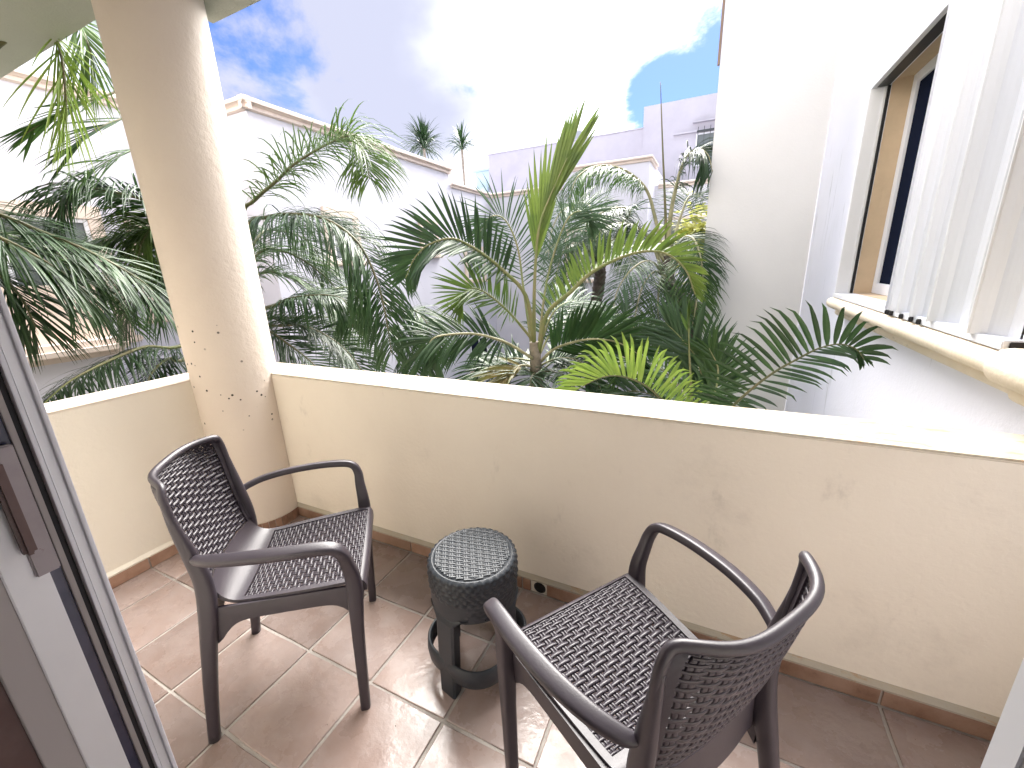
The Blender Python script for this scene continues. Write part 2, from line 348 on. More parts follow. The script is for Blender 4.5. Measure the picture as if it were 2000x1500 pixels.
for k in range(26):
    a0 = rad(-112 + k*9.1); a1 = a0 + rad(8.3)
    if a1 > rad(24): break
    rr = random.Random(k+900); h = .057+rr.uniform(-.001, .001); VV = []
    for a in (a0, (a0+a1)/2, a1):
        for (q, z) in ((PR-.001, 0), (PR+.010, 0), (PR+.0105, h-.003), (PR+.007, h), (PR-.001, h)): VV.append((PC[0]+q*math.cos(a), PC[1]+q*math.sin(a), z))
    FF = [(j*5+i, j*5+5+i, j*5+5+(i+1) % 5, j*5+(i+1) % 5) for j in range(2) for i in range(5)] + [(4, 3, 2, 1, 0), tuple(10+i for i in range(5))]
    link('skirting_tile', mesh('tile', VV, FF), 'skirt', pil)
V = []; F = []
for k in range(40):
    a = rad(-115+k*3.6)
    for z in (0, .055): V.append((PC[0]+(PR+.005)*math.cos(a), PC[1]+(PR+.005)*math.sin(a), z))
    if k: F.append((2*k-2, 2*k, 2*k+1, 2*k-1))
link('skirting_grout', mesh('skirting_grout', V, F), 'grout', pil)

# ------------------------------------------------------------------ own house: soffit, facade, room
SZ = 2.538
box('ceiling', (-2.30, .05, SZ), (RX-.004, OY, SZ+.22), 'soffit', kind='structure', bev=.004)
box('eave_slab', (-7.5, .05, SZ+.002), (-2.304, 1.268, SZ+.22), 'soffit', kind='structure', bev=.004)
DL, DR = -.603, .0893
box('house_wall', (-9, -.12, GZ), (DL-.06, .046, 5.2), 'cream_left', kind='structure')
box('house_wall', (DR+.05, -.12, GZ), (RX-.004, .046, 5.2), 'cream_left', kind='structure')
box('house_wall', (DL-.06, -.12, 2.25), (DR+.05, .046, 5.2), 'cream_left', kind='structure')
box('room_floor', (-3, -3.2, -.2), (2, -.1005, -.004), 'tile', kind='structure')
box('room_ceiling', (-3, -3.2, 2.5), (2, -.121, 2.6), 'room', kind='structure')
box('room_wall', (-3, -3.3, -.2), (2, -3.2, 2.6), 'room', kind='structure')
box('room_wall', (-3.1, -3.3, -.2), (-3.0, -.121, 2.6), 'room', kind='structure')
box('room_wall', (2.0, -3.3, -.2), (2.1, -.121, 2.6), 'room', kind='structure')

# sliding door: left jamb with its stiles seen edge on
X0 = DL; DT = 2.25
def az2y(a): return -X0/math.tan(rad(a))
sdr = empty('sliding_door', (DL, .1, 0)); tag(sdr, 'aluminium sliding door edge with brown pull handle, left side of the doorway', 'door')
def stile(name, a0, a1, x, m, z1=DT, dx=-.05, bev=.0015):
    y1, y0 = az2y(a0), az2y(a1); o = box(name, (X0+dx, y0, .0), (X0+x, y1, z1), m, None, bev=bev)
    o.parent = sdr; o.matrix_parent_inverse = Matrix.Translation(-Vector((DL, .1, 0))); return o
stile('outer_lip', 76.27, 76.62, .004, 'alu_w', bev=.0006)
stile('outer_stile', 76.63, 77.52, .0, 'alu')
stile('inner_lip', 77.53, 77.83, .004, 'alu_w', bev=.0005)
stile('gasket', 77.84, 78.30, -.006, 'black', bev=.0005)
stile('track_rib', 78.31, 78.75, -.002, 'alu_g', bev=.0005)
stile('slot', 78.76, 79.66, -.007, 'navy', bev=.0005)
stile('sash_stile', 79.67, 82.44, .0, 'alu', bev=.001)
stile('lining', 82.45, 84.83, -.001, 'alu_g', bev=.001)
o = box('room_dark_strip', (X0-.058, -.10, 0), (X0-.004, az2y(84.85), DT), 'handle', None); o.parent = sdr; o.matrix_parent_inverse = Matrix.Translation(-Vector((DL, .1, 0)))  # brown strip added to stand in for the darkness of the room behind
# pull handle on the sash stile
hz0, hz1 = (1.0911, 1.1914)
yA, yB = az2y(78.9), az2y(80.6)
o = box('handle_plate', (X0-.004, yB, hz0-.03), (X0+.0035, yA, hz1+.012), 'plate', None, bev=.0015); o.parent = sdr; o.matrix_parent_inverse = Matrix.Translation(-Vector((DL, .1, 0)))
o = box('handle', (X0+.002, az2y(80.9), hz0), (X0+.014, az2y(80.0), hz1), 'handle', None, bev=.003); o.parent = sdr; o.matrix_parent_inverse = Matrix.Translation(-Vector((DL, .1, 0)))
# right jamb
rj = empty('door_frame', (DR, .1, 0)); tag(rj, 'white door frame upright at the right side of the doorway', 'door frame')
def rbox(name, lo, hi, m, bev=.001):
    o = box(name, lo, hi, m, None, bev=bev); o.parent = rj; o.matrix_parent_inverse = Matrix.Translation(-Vector((DR, .1, 0))); return o
yo = DR/math.tan(rad(31.6))
rbox('outer_stile', (DR, yo-.012, 0), (DR+.05, yo, DT), 'alu_w')
rbox('groove', (DR+.003, yo-.0150, 0), (DR+.05, yo-.0122, DT), 'black', .0003)
rbox('inner_stile', (DR+.001, yo-.060, 0), (DR+.05, yo-.0152, DT), 'alu_w')
rbox('lining', (DR+.001, -.10, 0), (DR+.05, yo-.0602, DT), 'alu_w')

# ------------------------------------------------------------------ right-hand wing with its shuttered window
WZ0, WZ1, WY0, WY1 = 1.085, 2.40, 1.72, 3.75
wing = empty('white_building', (RX, 3, GZ)); tag(wing, 'white rendered wing on the right with the shuttered window', 'building')
def ch(o, root):
    o.parent = root; o.matrix_parent_inverse = Matrix.Translation(-root.location); return o
V = [(RX, -.12, GZ), (RX, 5.6, GZ), (RX, 5.6, 6.2), (RX, -.12, 6.2), (RX, WY0, WZ0), (RX, WY1, WZ0), (RX, WY1, WZ1), (RX, WY0, WZ1)]
V += [(x+.12 if 0 else RX+.16, y, z) for (x, y, z) in V[4:8]] + [(RX+3, -.12, GZ), (RX+3, 5.6, GZ), (RX+3, 5.6, 6.2), (RX+3, -.12, 6.2)]
F = [(0, 1, 5, 4), (1, 2, 6, 5), (2, 3, 7, 6), (3, 0, 4, 7), (0, 3, 15, 12), (3, 2, 14, 15), (12, 13, 1, 0), (12, 15, 14, 13), (13, 14, 2, 1)]
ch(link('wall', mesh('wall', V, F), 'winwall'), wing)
ch(link('window_reveal', mesh('window_reveal', V[4:12], [(0, 1, 5, 4), (1, 2, 6, 5), (2, 3, 7, 6), (3, 0, 4, 7)]), 'reveal'), wing)
ch(box('wall', (-.147, 5.6, GZ), (RX+.0, 9.2, 6.2), 'creamwall', bev=.01), wing)
ch(box('downpipe', (-.175, 5.62, 3.35), (-.150, 5.66, 6.2), 'brown', bev=.004), wing)
win = ch(box('window_frame', (RX+.100, WY1-.075, WZ0+.001), (RX+.133, WY1-.002, WZ1-.001), 'alu_w', bev=.003), wing)
def sub(o, p): o.parent = p; return o
for lo, hi in (((RX+.100, WY0+.002, WZ0+.001), (RX+.133, WY1-.076, WZ0+.07)), ((RX+.100, WY0+.002, WZ1-.06), (RX+.133, WY1-.076, WZ1-.001)), ((RX+.103, 2.95, WZ0+.071), (RX+.131, 3.01, WZ1-.061))):
    ch(box('window_frame', lo, hi, 'alu_w', bev=.003), wing)
ch(box('pane', (RX+.115, WY0+.002, WZ0+.07), (RX+.121, WY1-.075, WZ1-.06), 'glass'), wing)
ch(box('shutter_track', (RX-.100, 1.74, WZ0-.032), (RX+.0, 3.83, WZ0-.002), 'alu_w', bev=.003), wing)
ch(box('shutter_track', (RX-.095, 1.70, WZ1-.028), (RX+.0, 3.83, WZ1+.012), 'alu_w', bev=.003), wing)
ch(box('shutter_track_slot', (RX-.070, 1.72, WZ1-.031), (RX-.012, 3.76, WZ1-.0275), 'black'), wing)
ch(box('window_surround', (RX-.022, 1.40, WZ0-.02), (RX+.001, 1.695, WZ1+.05), 'reveal', bev=.003), wing)
# accordion blades: zig-zag of slightly S-curved slats
def blade(y0, x0, y1, x1, z0=WZ0-.012, z1=WZ1-.004, rib=.010):
    n = 10; V = []; a = Vector((x0, y0, 0)); b = Vector((x1, y1, 0)); d = (b-a); nn = Vector((-d.y, d.x, 0)).normalized(); prof = []
    for i in range(n+1):
        t = i/n; prof.append(a + d*t + nn*(rib*math.sin(math.pi*t) + (.004 if i in (3, 7) else 0)))
    for z in (z0, z1):
        for q in prof: V.append((q.x, q.y, z))
        for q in prof: V.append((q.x+nn.x*.0025, q.y+nn.y*.0025, z))
    m = n+1; F = []
    for i in range(n):
        F.append((i, i+1, 2*m+i+1, 2*m+i)); F.append((m+i+1, m+i, 3*m+i, 3*m+i+1)); F.append((i+1, i, m+i, m+i+1)); F.append((2*m+i, 2*m+i+1, 3*m+i+1, 3*m+i))
    F += [(0, 2*m, 3*m, m), (n, m+n, 3*m+n, 2*m+n)]
    return ch(link('shutter_blade', mesh('shutter_blade', V, F), 'alu_w'), wing)
XO, XI = RX-.112, RX-.012
ch(box('folded_shutter', (RX-.100, 3.775, WZ0-.002), (RX-.022, 3.80, WZ1-.03), 'alu_w', bev=.003), wing)
ch(box('folded_shutter', (RX-.030, 3.766, WZ0-.002), (RX-.016, 3.7745, WZ1-.03), 'alu', bev=.002), wing)
ch(box('shutter_seal', (RX-.015, 3.756, WZ0-.002), (RX-.001, 3.79, WZ1-.03), 'black', bev=.001), wing)
ys = [2.70, 2.682, 2.664, 2.646, 2.628, 2.61, 2.54, 2.47, 2.39, 2.30, 2.22, 2.08, 1.91, 1.78]
for i in range(len(ys)-1):
    blade(ys[i], XO if i % 2 == 0 else XI-.035, ys[i+1], XI-.035 if i % 2 == 0 else XO, rib=.014, z0=WZ0-.006, z1=WZ1-.034)
for i in range(6, len(ys)-1):
    if i % 2 == 0: ch(box('blade_hinge', (XO-.004, ys[i]-.004, WZ0-.006), (XO+.004, ys[i]+.004, WZ1-.034), 'alu', bev=.0015), wing)
    else: ch(box('blade_hinge', (XI-.042, ys[i]-.004, WZ0-.006), (XI-.036, ys[i]+.004, WZ1-.034), 'alu', bev=.0015), wing)
for i, y in enumerate((2.685, 2.655, 2.625, 2.50, 2.39, 2.31)):
    ch(box('blade_shoe', (XO-.002, y-.008, WZ0-.030), (XO+.014, y+.008, WZ0-.008), 'black', bev=.003), wing)
ch(box('shutter_post', (RX-.045, 1.735, WZ0-.03), (RX+.0, 1.775, WZ1-.03), 'alu_w', bev=.004), wing)
ch(box('shutter_track_end', (RX-.085, 1.732, WZ0-.030), (RX-.004, 1.7395, WZ0-.006), 'black', bev=.002), wing)
# moulded sill: rounded nose over a smaller fillet
def arc(cx, cz, r, a0, a1, n): return [(cx+r*math.cos(rad(lerp(a0, a1, i/n))), cz+r*math.sin(rad(lerp(a0, a1, i/n)))) for i in range(n+1)]
SZ0 = WZ0-.034
prof = [(RX+.001, SZ0)] + arc(RX-.085, SZ0-.042, .040, 90, 270, 12) + [(RX-.055, SZ0-.084)] + arc(RX-.040, SZ0-.112, .024, 110, 270, 6) + [(RX+.001, SZ0-.137)]
sl = ch(profile_run('window_sill', prof, 1.70, 3.86, 'Y', 'sill', smooth=True), wing); sl.modifiers.new('e', 'EDGE_SPLIT').split_angle = rad(35)
prof2 = [(RX+.001, SZ0+.012)] + arc(RX-.080, SZ0-.042, .056, 90, 270, 14) + [(RX-.050, SZ0-.10)] + arc(RX-.036, SZ0-.122, .030, 110, 270, 6) + [(RX+.001, SZ0-.154)]
se = ch(profile_run('sill_end_block', prof2, 1.45, 1.72, 'Y', 'sill', smooth=True), wing); se.modifiers.new('e', 'EDGE_SPLIT').split_angle = rad(35)

# ------------------------------------------------------------------ left building and courtyard end
lb = empty('white_building', (-5.4, 6, GZ)); tag(lb, 'white building across the courtyard on the left with moulded cornice', 'building')
LX, LR = -5.4, -6.6
ZA, ZB = 3.44, 3.14
V = [(LX, 3.84, GZ), (LX, 8.26, GZ), (LX, 8.26, ZA), (LX, 3.84, ZA), (LX, 8.26, ZB), (LX, 10.16, ZB), (LX, 10.16, GZ), (LR, 3.84, GZ), (LR, 3.84, ZA), (LR, -6, GZ), (LR, -6, ZA),
     (-14, 3.84, ZA), (-14, 8.26, ZA), (-14, 8.26, ZB), (-14, 10.16, ZB), (-14, -6, ZA), (-14, 10.16, GZ), (-14, -6, GZ)]
F = [(0, 1, 2, 3), (1, 6, 5, 4), (7, 0, 3, 8), (9, 7, 8, 10), (3, 2, 12, 11), (8, 11, 15, 10), (2, 4, 13, 12), (4, 5, 14, 13), (9, 10, 15, 17), (17, 15, 14, 16)]
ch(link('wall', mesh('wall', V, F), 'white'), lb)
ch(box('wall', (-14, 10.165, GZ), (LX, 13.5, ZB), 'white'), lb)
def corn(o_, z, sgn, s=1.0):
    return [(o_+sgn*a*s, z+b*s) for a, b in ((-.02, 0), (.02, 0), (.045, .012), (.045, .045), (.03, .055), (.055, .075), (.085, .085), (.085, .125), (.06, .14), (-.02, .14))]
def run(name, axis, a, b, o_, z, sgn, root, s=1.0): return ch(profile_run(name, corn(o_, z, sgn, s), a, b, axis, 'cornice'), root)
run('cornice', 'Y', 3.76, 8.30, LX, ZA-.10, 1, lb)
run('cornice', 'X', LR-.1, LX+.083, 3.84, ZA-.10, -1, lb)
run('cornice', 'Y', -6, 3.76, LR, ZA-.10, 1, lb)
run('cornice', 'Y', 8.30, 10.08, LX, ZB-.06, 1, lb, .8)
def window(root, axis, plane, a0, a1, z0, z1, sgn, sur=.10, mull=1, glass='glass_g', sill=True, frm='trim'):
    """framed window in a wall; axis = direction along the wall"""
    def B(name, a, b, o0, o1, zz0, zz1, m, bev=.004):
        lo = (a, min(plane+sgn*o0, plane+sgn*o1), zz0) if axis == 'X' else (min(plane+sgn*o0, plane+sgn*o1), a, zz0)
        hi = (b, max(plane+sgn*o0, plane+sgn*o1), zz1) if axis == 'X' else (max(plane+sgn*o0, plane+sgn*o1), b, zz1)
        return ch(box(name, lo, hi, m, bev=bev), root)
    if sur:
        B('window_surround', a0-sur, a0, -.02, .05, z0, z1, frm); B('window_surround', a1, a1+sur, -.02, .05, z0, z1, frm)
        B('window_surround', a0-sur, a1+sur, -.02, .055, z1+.001, z1+sur*1.1, frm)
    if sill: B('window_sill', a0-sur-.06, a1+sur+.06, -.02, .10, z0-.08, z0-.001, frm, .02)
    B('pane', a0, a1, -.01, .006, z0, z1, glass, 0)
    t = .04; ws = 'alu_w'
    B('window_frame', a0, a0+t, .007, .03, z0, z1, ws); B('window_frame', a1-t, a1, .007, .03, z0, z1, ws)
    B('window_frame', a0+t+.001, a1-t-.001, .007, .03, z1-t, z1, ws); B('window_frame', a0+t+.001, a1-t-.001, .007, .03, z0, z0+t, ws)
    for k in range(mull):
        c = lerp(a0, a1, (k+1)/(mull+1)); B('window_frame', c-t/2, c+t/2, .0075, .028, z0+t+.001, z1-t-.001, ws)
window(lb, 'Y', LX, 7.12, 7.55, 1.68, 2.24, 1, .09)
window(lb, 'Y', LX, 8.75, 9.55, 1.10, 1.78, 1, .09, mull=1)
window(lb, 'Y', LX, 8.66, 9.55, -1.15, -.36, 1, .0, mull=1, glass='glass')
window(lb, 'Y', LX, 4.85, 5.30, 1.55, 2.20, 1, .12)
window(lb, 'Y', LR, 1.0, 2.45, .7, 2.06, 1, .13, mull=1)
window(lb, 'Y', LR, 2.9, 3.5, .9, 2.0, 1, .10, mull=0)

fb = empty('white_building', (-3, 10.2, GZ)); tag(fb, 'white building closing the far end of the courtyard, with stepped cornice', 'building')
FY = 10.16
V = [(LX, FY, GZ), (LX, FY, ZB), (-3.42, FY, ZB), (-3.42, FY, 3.50), (-1.48, FY, 3.50), (-1.48, FY, GZ), (-1.48, FY+1.0, GZ), (-1.48, FY+1.0, 3.5), (3, FY+1, GZ), (3, FY+1, 3.1), (-1.48, FY+1, 3.1),
     (LX, 13.5, ZB), (-3.42, 13.5, ZB), (-3.42, 13.5, 3.5), (-1.48, 13.5, 3.5), (-1.48, 13.5, 3.1), (3, 13.5, 3.1)]
F = [(0, 5, 4, 3, 2, 1), (5, 6, 10, 7, 4), (6, 8, 9, 10), (1, 2, 12, 11), (3, 4, 7, 14, 13), (2, 3, 13, 12), (10, 9, 16, 15), (7, 10, 15, 14)]
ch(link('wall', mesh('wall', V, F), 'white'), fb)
run('cornice', 'X', LX+.04, -3.46, FY, ZB-.06, -1, fb, .8)
run('cornice', 'X', -3.46, -1.42, FY, 3.44, -1, fb, .8)
run('cornice', 'Y', FY, FY+1.0, -1.48, 3.44, 1, fb, .8)
run('cornice', 'X', -1.40, 3, FY+1.0, 3.02, -1, fb, .8)
window(fb, 'X', FY+1.0, -1.15, -.1, 1.35, 2.30, -1, .06)
window(fb, 'X', FY, -3.3, -2.6, 1.0, 2.1, -1, .09)
window(fb, 'X', FY, -2.6, -1.9, -1.2, -.2, -1, .09)

bb = empty('pink_white_building', (-5, 14.4, GZ)); tag(bb, 'tall blank pinkish white building behind the courtyard end with stained top', 'building')
ch(box('wall', (-7.69, 14.4, GZ), (-2.345, 24, 5.23), 'pinkwall'), bb)
ch(box('wall', (-2.34, 14.38, GZ), (3.5, 24, 5.80), 'pinkwall'), bb)
ch(box('parapet_cap', (-7.72, 14.37, 5.232), (-2.346, 14.5, 5.26), 'pinkwall'), bb)
window(bb, 'X', 14.38, -.84, .4, 4.0, 4.86, -1, 0, mull=0, sill=False)
bars = empty('window_grille', (-.2, 14.2, 4.4)); tag(bars, 'black iron window bars high on the far pinkish tower', 'window grille')
for k in range(9): ch(box('bar', (-.80+k*.16, 14.24, 4.0), (-.785+k*.16, 14.255, 5.0), 'iron'), bars)
for z in (4.86, 4.1): ch(box('rail', (-.82, 14.236, z), (.5, 14.259, z+.05), 'iron'), bars)
ch(box('window_hood', (-1.45, 14.25, 4.885), (1.0, 14.379, 4.93), 'pinkwall'), bb)
ch(box('window_hood', (-.95, 14.22, 5.12), (1.0, 14.379, 5.15), 'pinkwall'), bb)
# roof boxes and satellite dish
rb = empty('roof_box', (-8.2, 14.6, 4)); tag(rb, 'pale blue rooftop housing left of the tall pinkish building', 'rooftop housing')
ch(box('body', (-8.35, 14.6, GZ), (-7.75, 15.6, 4.78), 'roof_blue'), rb); ch(box('lid', (-8.5, 14.5, 4.785), (-7.72, 15.7, 4.86), 'roof_blue', bev=.02), rb)
ch(box('ledge', (-9.9, 14.3, 4.05), (-7.72, 15.7, 4.20), 'roof_blue', bev=.02), rb); ch(box('aerial', (-8.18, 14.9, 4.86), (-8.16, 14.92, 5.5), 'iron'), rb)
V = []; F = []
for i in range(6):
    for k in range(20): q = .34*i/5; V.append((q*math.cos(2*math.pi*k/20), .35*q*q*1.5, q*math.sin(2*math.pi*k/20)))
for i in range(5):
    for k in range(20): F.append((i*20+k, i*20+(k+1) % 20, i*20+20+(k+1) % 20, i*20+20+k))
dsh = empty('satellite_dish', (-4.55, 14.8, 5.30)); tag(dsh, 'grey satellite dish peeking over the roof edge of the tall building', 'satellite dish')
o = link('dish', mesh('dish', V, F), 'dish', dsh, smooth=True); box('mast', (-.02, .12, -.5), (.02, .16, .05), 'iron', dsh)
# pillar with capital below on the left
cpx = (-5.027, 1.330, 0.898)
cl = empty('garden_pillar', (cpx[0], cpx[1], GZ)); tag(cl, 'white square gate pier with rounded cream capital beyond the left parapet', 'pillar')
cz = cpx[2]-GZ
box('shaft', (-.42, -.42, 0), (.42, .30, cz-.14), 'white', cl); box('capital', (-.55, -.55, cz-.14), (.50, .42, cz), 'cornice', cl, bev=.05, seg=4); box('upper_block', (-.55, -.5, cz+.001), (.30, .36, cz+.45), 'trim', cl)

# ------------------------------------------------------------------ woven resin
def weave(S, u0, u1, v0, v1, nu, nv, pu, mask=None, amp=.0017, wf=.43, th=.0016, sub=2):
    """plain weave on surface S(u,v)->(P,N): nv wefts across u, nu pairs of warps along v. returns MB"""
    mb = MB()
    def strand(samples):
        # samples: (P, N, side_halfwidth_vector)
        V = []; F = []
        for (P, Nn, W) in samples:
            V += [P-W, P-W*.62+Nn*th, P+W*.62+Nn*th, P+W, P-W*.0-Nn*th*.8]
        for i in range(len(samples)-1):
            for k in range(5): k2 = (k+1) % 5; F.append((i*5+k, i*5+k2, i*5+5+k2, i*5+5+k))
        mb.add((V, F))
    for j in range(nv):
        v = lerp(v0, v1, (j+.5)/nv); dv = (v1-v0)/nv*wf; cur = []
        m = nu*2*sub
        for i in range(m+1):
            u = lerp(u0, u1, i/m)
            if mask and not mask(u, v):
                if len(cur) > 1: strand(cur)
                cur = []; continue
            P, Nn = S(u, v); P2, _ = S(u, v+dv); W = P2-P
            ph = (i/m)*nu   # pair index coordinate
            h = math.cos(math.pi*(ph-.5 + j)) ; h = math.copysign(abs(h)**.7, h)
            cur.append((P+Nn*amp*h, Nn, W))
        if len(cur) > 1: strand(cur)
    for i in range(nu):
        for s in (-1, 1):
            u = lerp(u0, u1, (i+.5+s*.16)/nu); du = (u1-u0)/nu*.18; cur = []; m = nv*2
            for j in range(m+1):
                v = lerp(v0, v1, j/m)
                if mask and not mask(u, v):
                    if len(cur) > 1: strand(cur)
                    cur = []; continue
                P, Nn = S(u, v); P2, _ = S(u+du, v); W = P2-P
                h = -math.cos(math.pi*(j/2-.5 + i)); h = math.copysign(abs(h)**.7, h)
                cur.append((P+Nn*amp*.8*h, Nn, -W))
            if len(cur) > 1: strand(cur)
    return mb
def surfN(S):
    def g(u, v):
        e = 1e-3; P = S(u, v); a = S(u+e, v)-S(u-e, v); b = S(u, v+e)-S(u, v-e); n = a.cross(b)
        n = n.normalized() if n.length > 1e-9 else Vector((0, 0, 1)); return P, n
    return g

# ------------------------------------------------------------------ armchair
# profile of seat and back: (y, z, half width, cross curvature in y, cross dish in z)
PROF = [(.236, .418, .205, 0, 0), (.234, .444, .207, -.004, 0), (.215, .458, .208, 0, .002), (.12, .457, .203, 0, .006), (.0, .454, .192, 0, .009), (-.085, .452, .182, 0, .010), (-.130, .457, .176, .004, .010),
        (-.160, .482, .172, .014, .006), (-.176, .53, .172, .026, 0), (-.188, .60, .178, .036, 0), (-.198, .68, .185, .046, 0), (-.206, .76, .190, .056, 0), (-.212, .815, .187, .063, 0), (-.214, .841, .168, .066, 0)]
PP = [Vector((a, b, c)) for a, b, c, d, e in PROF]; PQ = [Vector((d, e, 0)) for a, b, c, d, e in PROF]
NP = 130
CP = catmull(PP, NP); CQ = catmull(PQ, NP)
def prof_at(v):
    t = max(0, min(NP-1e-6, v*NP)); k = int(t); t -= k; return CP[k].lerp(CP[k+1], t), CQ[k].lerp(CQ[k+1], t)
def chS(u, v):
    p, q = prof_at(v); return Vector((u*p.z, p.x - q.x*(1-abs(u)**(2+1.5*min(1, q.x/.05))), p.y - q.y*(1-u*u)))
chSN = surfN(chS)
def vz(i): return i/(len(PROF)-1)
VS0, VS1 = vz(1.85), vz(5.25)       # woven part of the seat
VB0, VB1 = vz(7.75), vz(12.82)      # woven part of the back
US, UB = .925, .915
def in_weave(u, v):
    if VS0 < v < VS1: return abs(u) < US
    if VB0 < v < VB1:
        e = US if v < vz(11.8) else US
        return abs(u) < UB - max(0, (v-vz(12.2)))*1.1
    return False
def make_chair():
    t = empty('armchair')
    # shell with the two woven openings left out, 9 mm thick
    nu, nv = 44, 150; V = []; F = []; idx = {}
    th = .0045
    for j in range(nv+1):
        for i in range(nu+1):
            u = lerp(-1, 1, i/nu); v = j/nv; P, n = chSN(u, max(.003, min(.997, v)))
            if v > vz(12.6):   # rounded top corners
                k = (v-vz(12.6))/(1-vz(12.6)); P.z -= .012*k*abs(u)**6
            V.append(P+n*th); V.append(P-n*th)
    def q(i, j, s): return (j*(nu+1)+i)*2+s
    solid = {}
    for j in range(nv):
        for i in range(nu):
            uc, vc = lerp(-1, 1, (i+.5)/nu), (j+.5)/nv
            solid[i, j] = not in_weave(uc, vc)
    for (i, j), s_ in solid.items():
        if not s_: continue
        F.append((q(i, j, 0), q(i+1, j, 0), q(i+1, j+1, 0), q(i, j+1, 0))); F.append((q(i, j, 1), q(i, j+1, 1), q(i+1, j+1, 1), q(i+1, j, 1)))
        for (di, dj, a, b) in ((-1, 0, (i, j+1), (i, j)), (1, 0, (i+1, j), (i+1, j+1)), (0, -1, (i, j), (i+1, j)), (0, 1, (i+1, j+1), (i, j+1))):
            if not solid.get((i+di, j+dj), False): F.append((q(*a, 0), q(*b, 0), q(*b, 1), q(*a, 1))[::-1])
    sh = link('shell', mesh('shell', V, F), 'chair', t, smooth=True)
    md = sh.modifiers.new('w', 'EDGE_SPLIT'); md.split_angle = rad(50)
    weave(chSN, -US, US, VS0, VS1, 15, 30, 1, wf=.47).build('seat_weave', 'chair', t, 'stuff', smooth=True)
    weave(chSN, -UB, UB, VB0, VB1, 13, 31, 1, wf=.495, mask=lambda u, v: in_weave(u*.985, min(v, VB1-.0001))).build('back_weave', 'chair', t, 'stuff', smooth=True)
    # rim round the back
    rimP = [chS(-1.0, lerp(vz(7.8), .998, k/30)) for k in range(31)] + [chS(lerp(-1, 1, k/24), .998) for k in range(1, 24)] + [chS(1.0, lerp(.998, vz(7.8), k/30)) for k in range(31)]
    for _ in range(4): rimP = [rimP[0]] + [(rimP[k-1]+rimP[k]*2+rimP[k+1])/4 for k in range(1, len(rimP)-1)] + [rimP[-1]]
    MB().add(sweep(rimP, [(.0110, .0095)]*len(rimP), 12, up=(0, 1, 0))).build('back_rim', 'chair', t, smooth=True)
    for s in (-1, 1):
        path = [(.233*s, .184, 0), (.231*s, .190, .12), (.228*s, .198, .28), (.224*s, .206, .40), (.223*s, .209, .45), (.226*s, .208, .50), (.240*s, .203, .55), (.256*s, .200, .590), (.264*s, .184, .621), (.268*s, .145, .634), (.268*s, .06, .640), (.256*s, -.04, .641), (.234*s, -.12, .637), (.208*s, -.166, .629), (.192*s, -.180, .624)]
        rads = [(.0145, .0150), (.0160, .0160), (.0180, .0180), (.0205, .0215), (.0205, .0225), (.0175, .0205), (.0150, .0175), (.0155, .0155), (.0170, .0135), (.0185, .0130), (.0190, .0125), (.0182, .0120), (.0165, .0115), (.013, .011), (.009, .010)]
        full = catmull(path, 112); fr_ = [(q.x, q.y) for q in catmull([Vector((a, b, 0)) for a, b in rads], 112)]
        kk = 34
        VV, FF = sweep(full, fr_, 20, up=(0, 1, 0), p=3.6, cap=False)
        tmp = mesh('tmp', VV, FF); sgn_ = 1 if (tmp.polygons[20*20].normal.dot(tmp.polygons[20*20].center - full[20])) > 0 else -1; NN = [Vector(v.normal) for v in tmp.vertices]; bpy.data.meshes.remove(tmp)
        for nm, a, b in (('leg', 0, kk), ('armrest', kk, 112)):
            v_ = VV[a*20:(b+1)*20]; f_ = [(i*20+k, i*20+(k+1) % 20, i*20+20+(k+1) % 20, i*20+20+k) for i in range(b-a) for k in range(20)]
            f_ += [tuple(range(20))[::-1], tuple((b-a)*20+k for k in range(20))]
            o_ = MB().add((v_, f_)).build(nm, 'chair', t, smooth=True); o_.data.normals_split_custom_set_from_vertices([tuple(q) for q in NN[a*20:(b+1)*20]])
        rl = [(.201*s, -.256, 0), (.197*s, -.235, .15), (.191*s, -.208, .32), (.185*s, -.186, .45), (.181*s, -.180, .54), (.184*s, -.190, .63), (.190*s, -.203, .72), (.190*s, -.212, .80)]
        MB().add(sweep(rl, [(.0140, .0155), (.0155, .0175), (.0175, .0205), (.0185, .0240), (.016, .023), (.014, .019), (.010, .013), (.006, .008)], 16, up=(0, 1, 0), n=44, p=2.6)).build('leg', 'chair', t, smooth=True)
        # side apron under the seat, arched towards both legs
        V = []; F = []; n = 26
        for i in range(n+1):
            k = i/n; y = lerp(.212, -.185, k); x = s*lerp(.209, .178, k); e = min(k, 1-k)
            drop = .052 + .070*math.exp(-((e)/.10)**1.6)
            zt = .450
            for (xx, zz) in ((x+s*.006, zt), (x+s*.008, zt-.012), (x+s*.006, zt-drop), (x-s*.003, zt-drop), (x-s*.003, zt)): V.append((xx, y, zz))
        for i in range(n):
            for k in range(5): F.append((i*5+k, i*5+(k+1) % 5, i*5+5+(k+1) % 5, i*5+5+k))
        me = mesh('apron', V, F); bm = bmesh.new(); bm.from_mesh(me); bmesh.ops.recalc_face_normals(bm, faces=bm.faces[:]); bm.to_mesh(me); bm.free()
        o = link('apron', me, 'chair', t, smooth=True); md = o.modifiers.new('e', 'EDGE_SPLIT'); md.split_angle = rad(40)
        # boss with screw hole where arm frame meets the rear leg
        V = []; F = []
        for k in range(16):
            a = 2*math.pi*k/16
            for (rr_, y) in ((.016, -.185), (.0145, -.226), (.0075, -.228), (.0065, -.214)): V.append((.172*s+rr_*math.cos(a), y, .585+rr_*math.sin(a)))
        for k in range(16):
            k2 = (k+1) % 16
            for i in range(3): F.append((k*4+i, k*4+i+1, k2*4+i+1, k2*4+i))
        F.append(tuple(k*4+3 for k in range(16)))
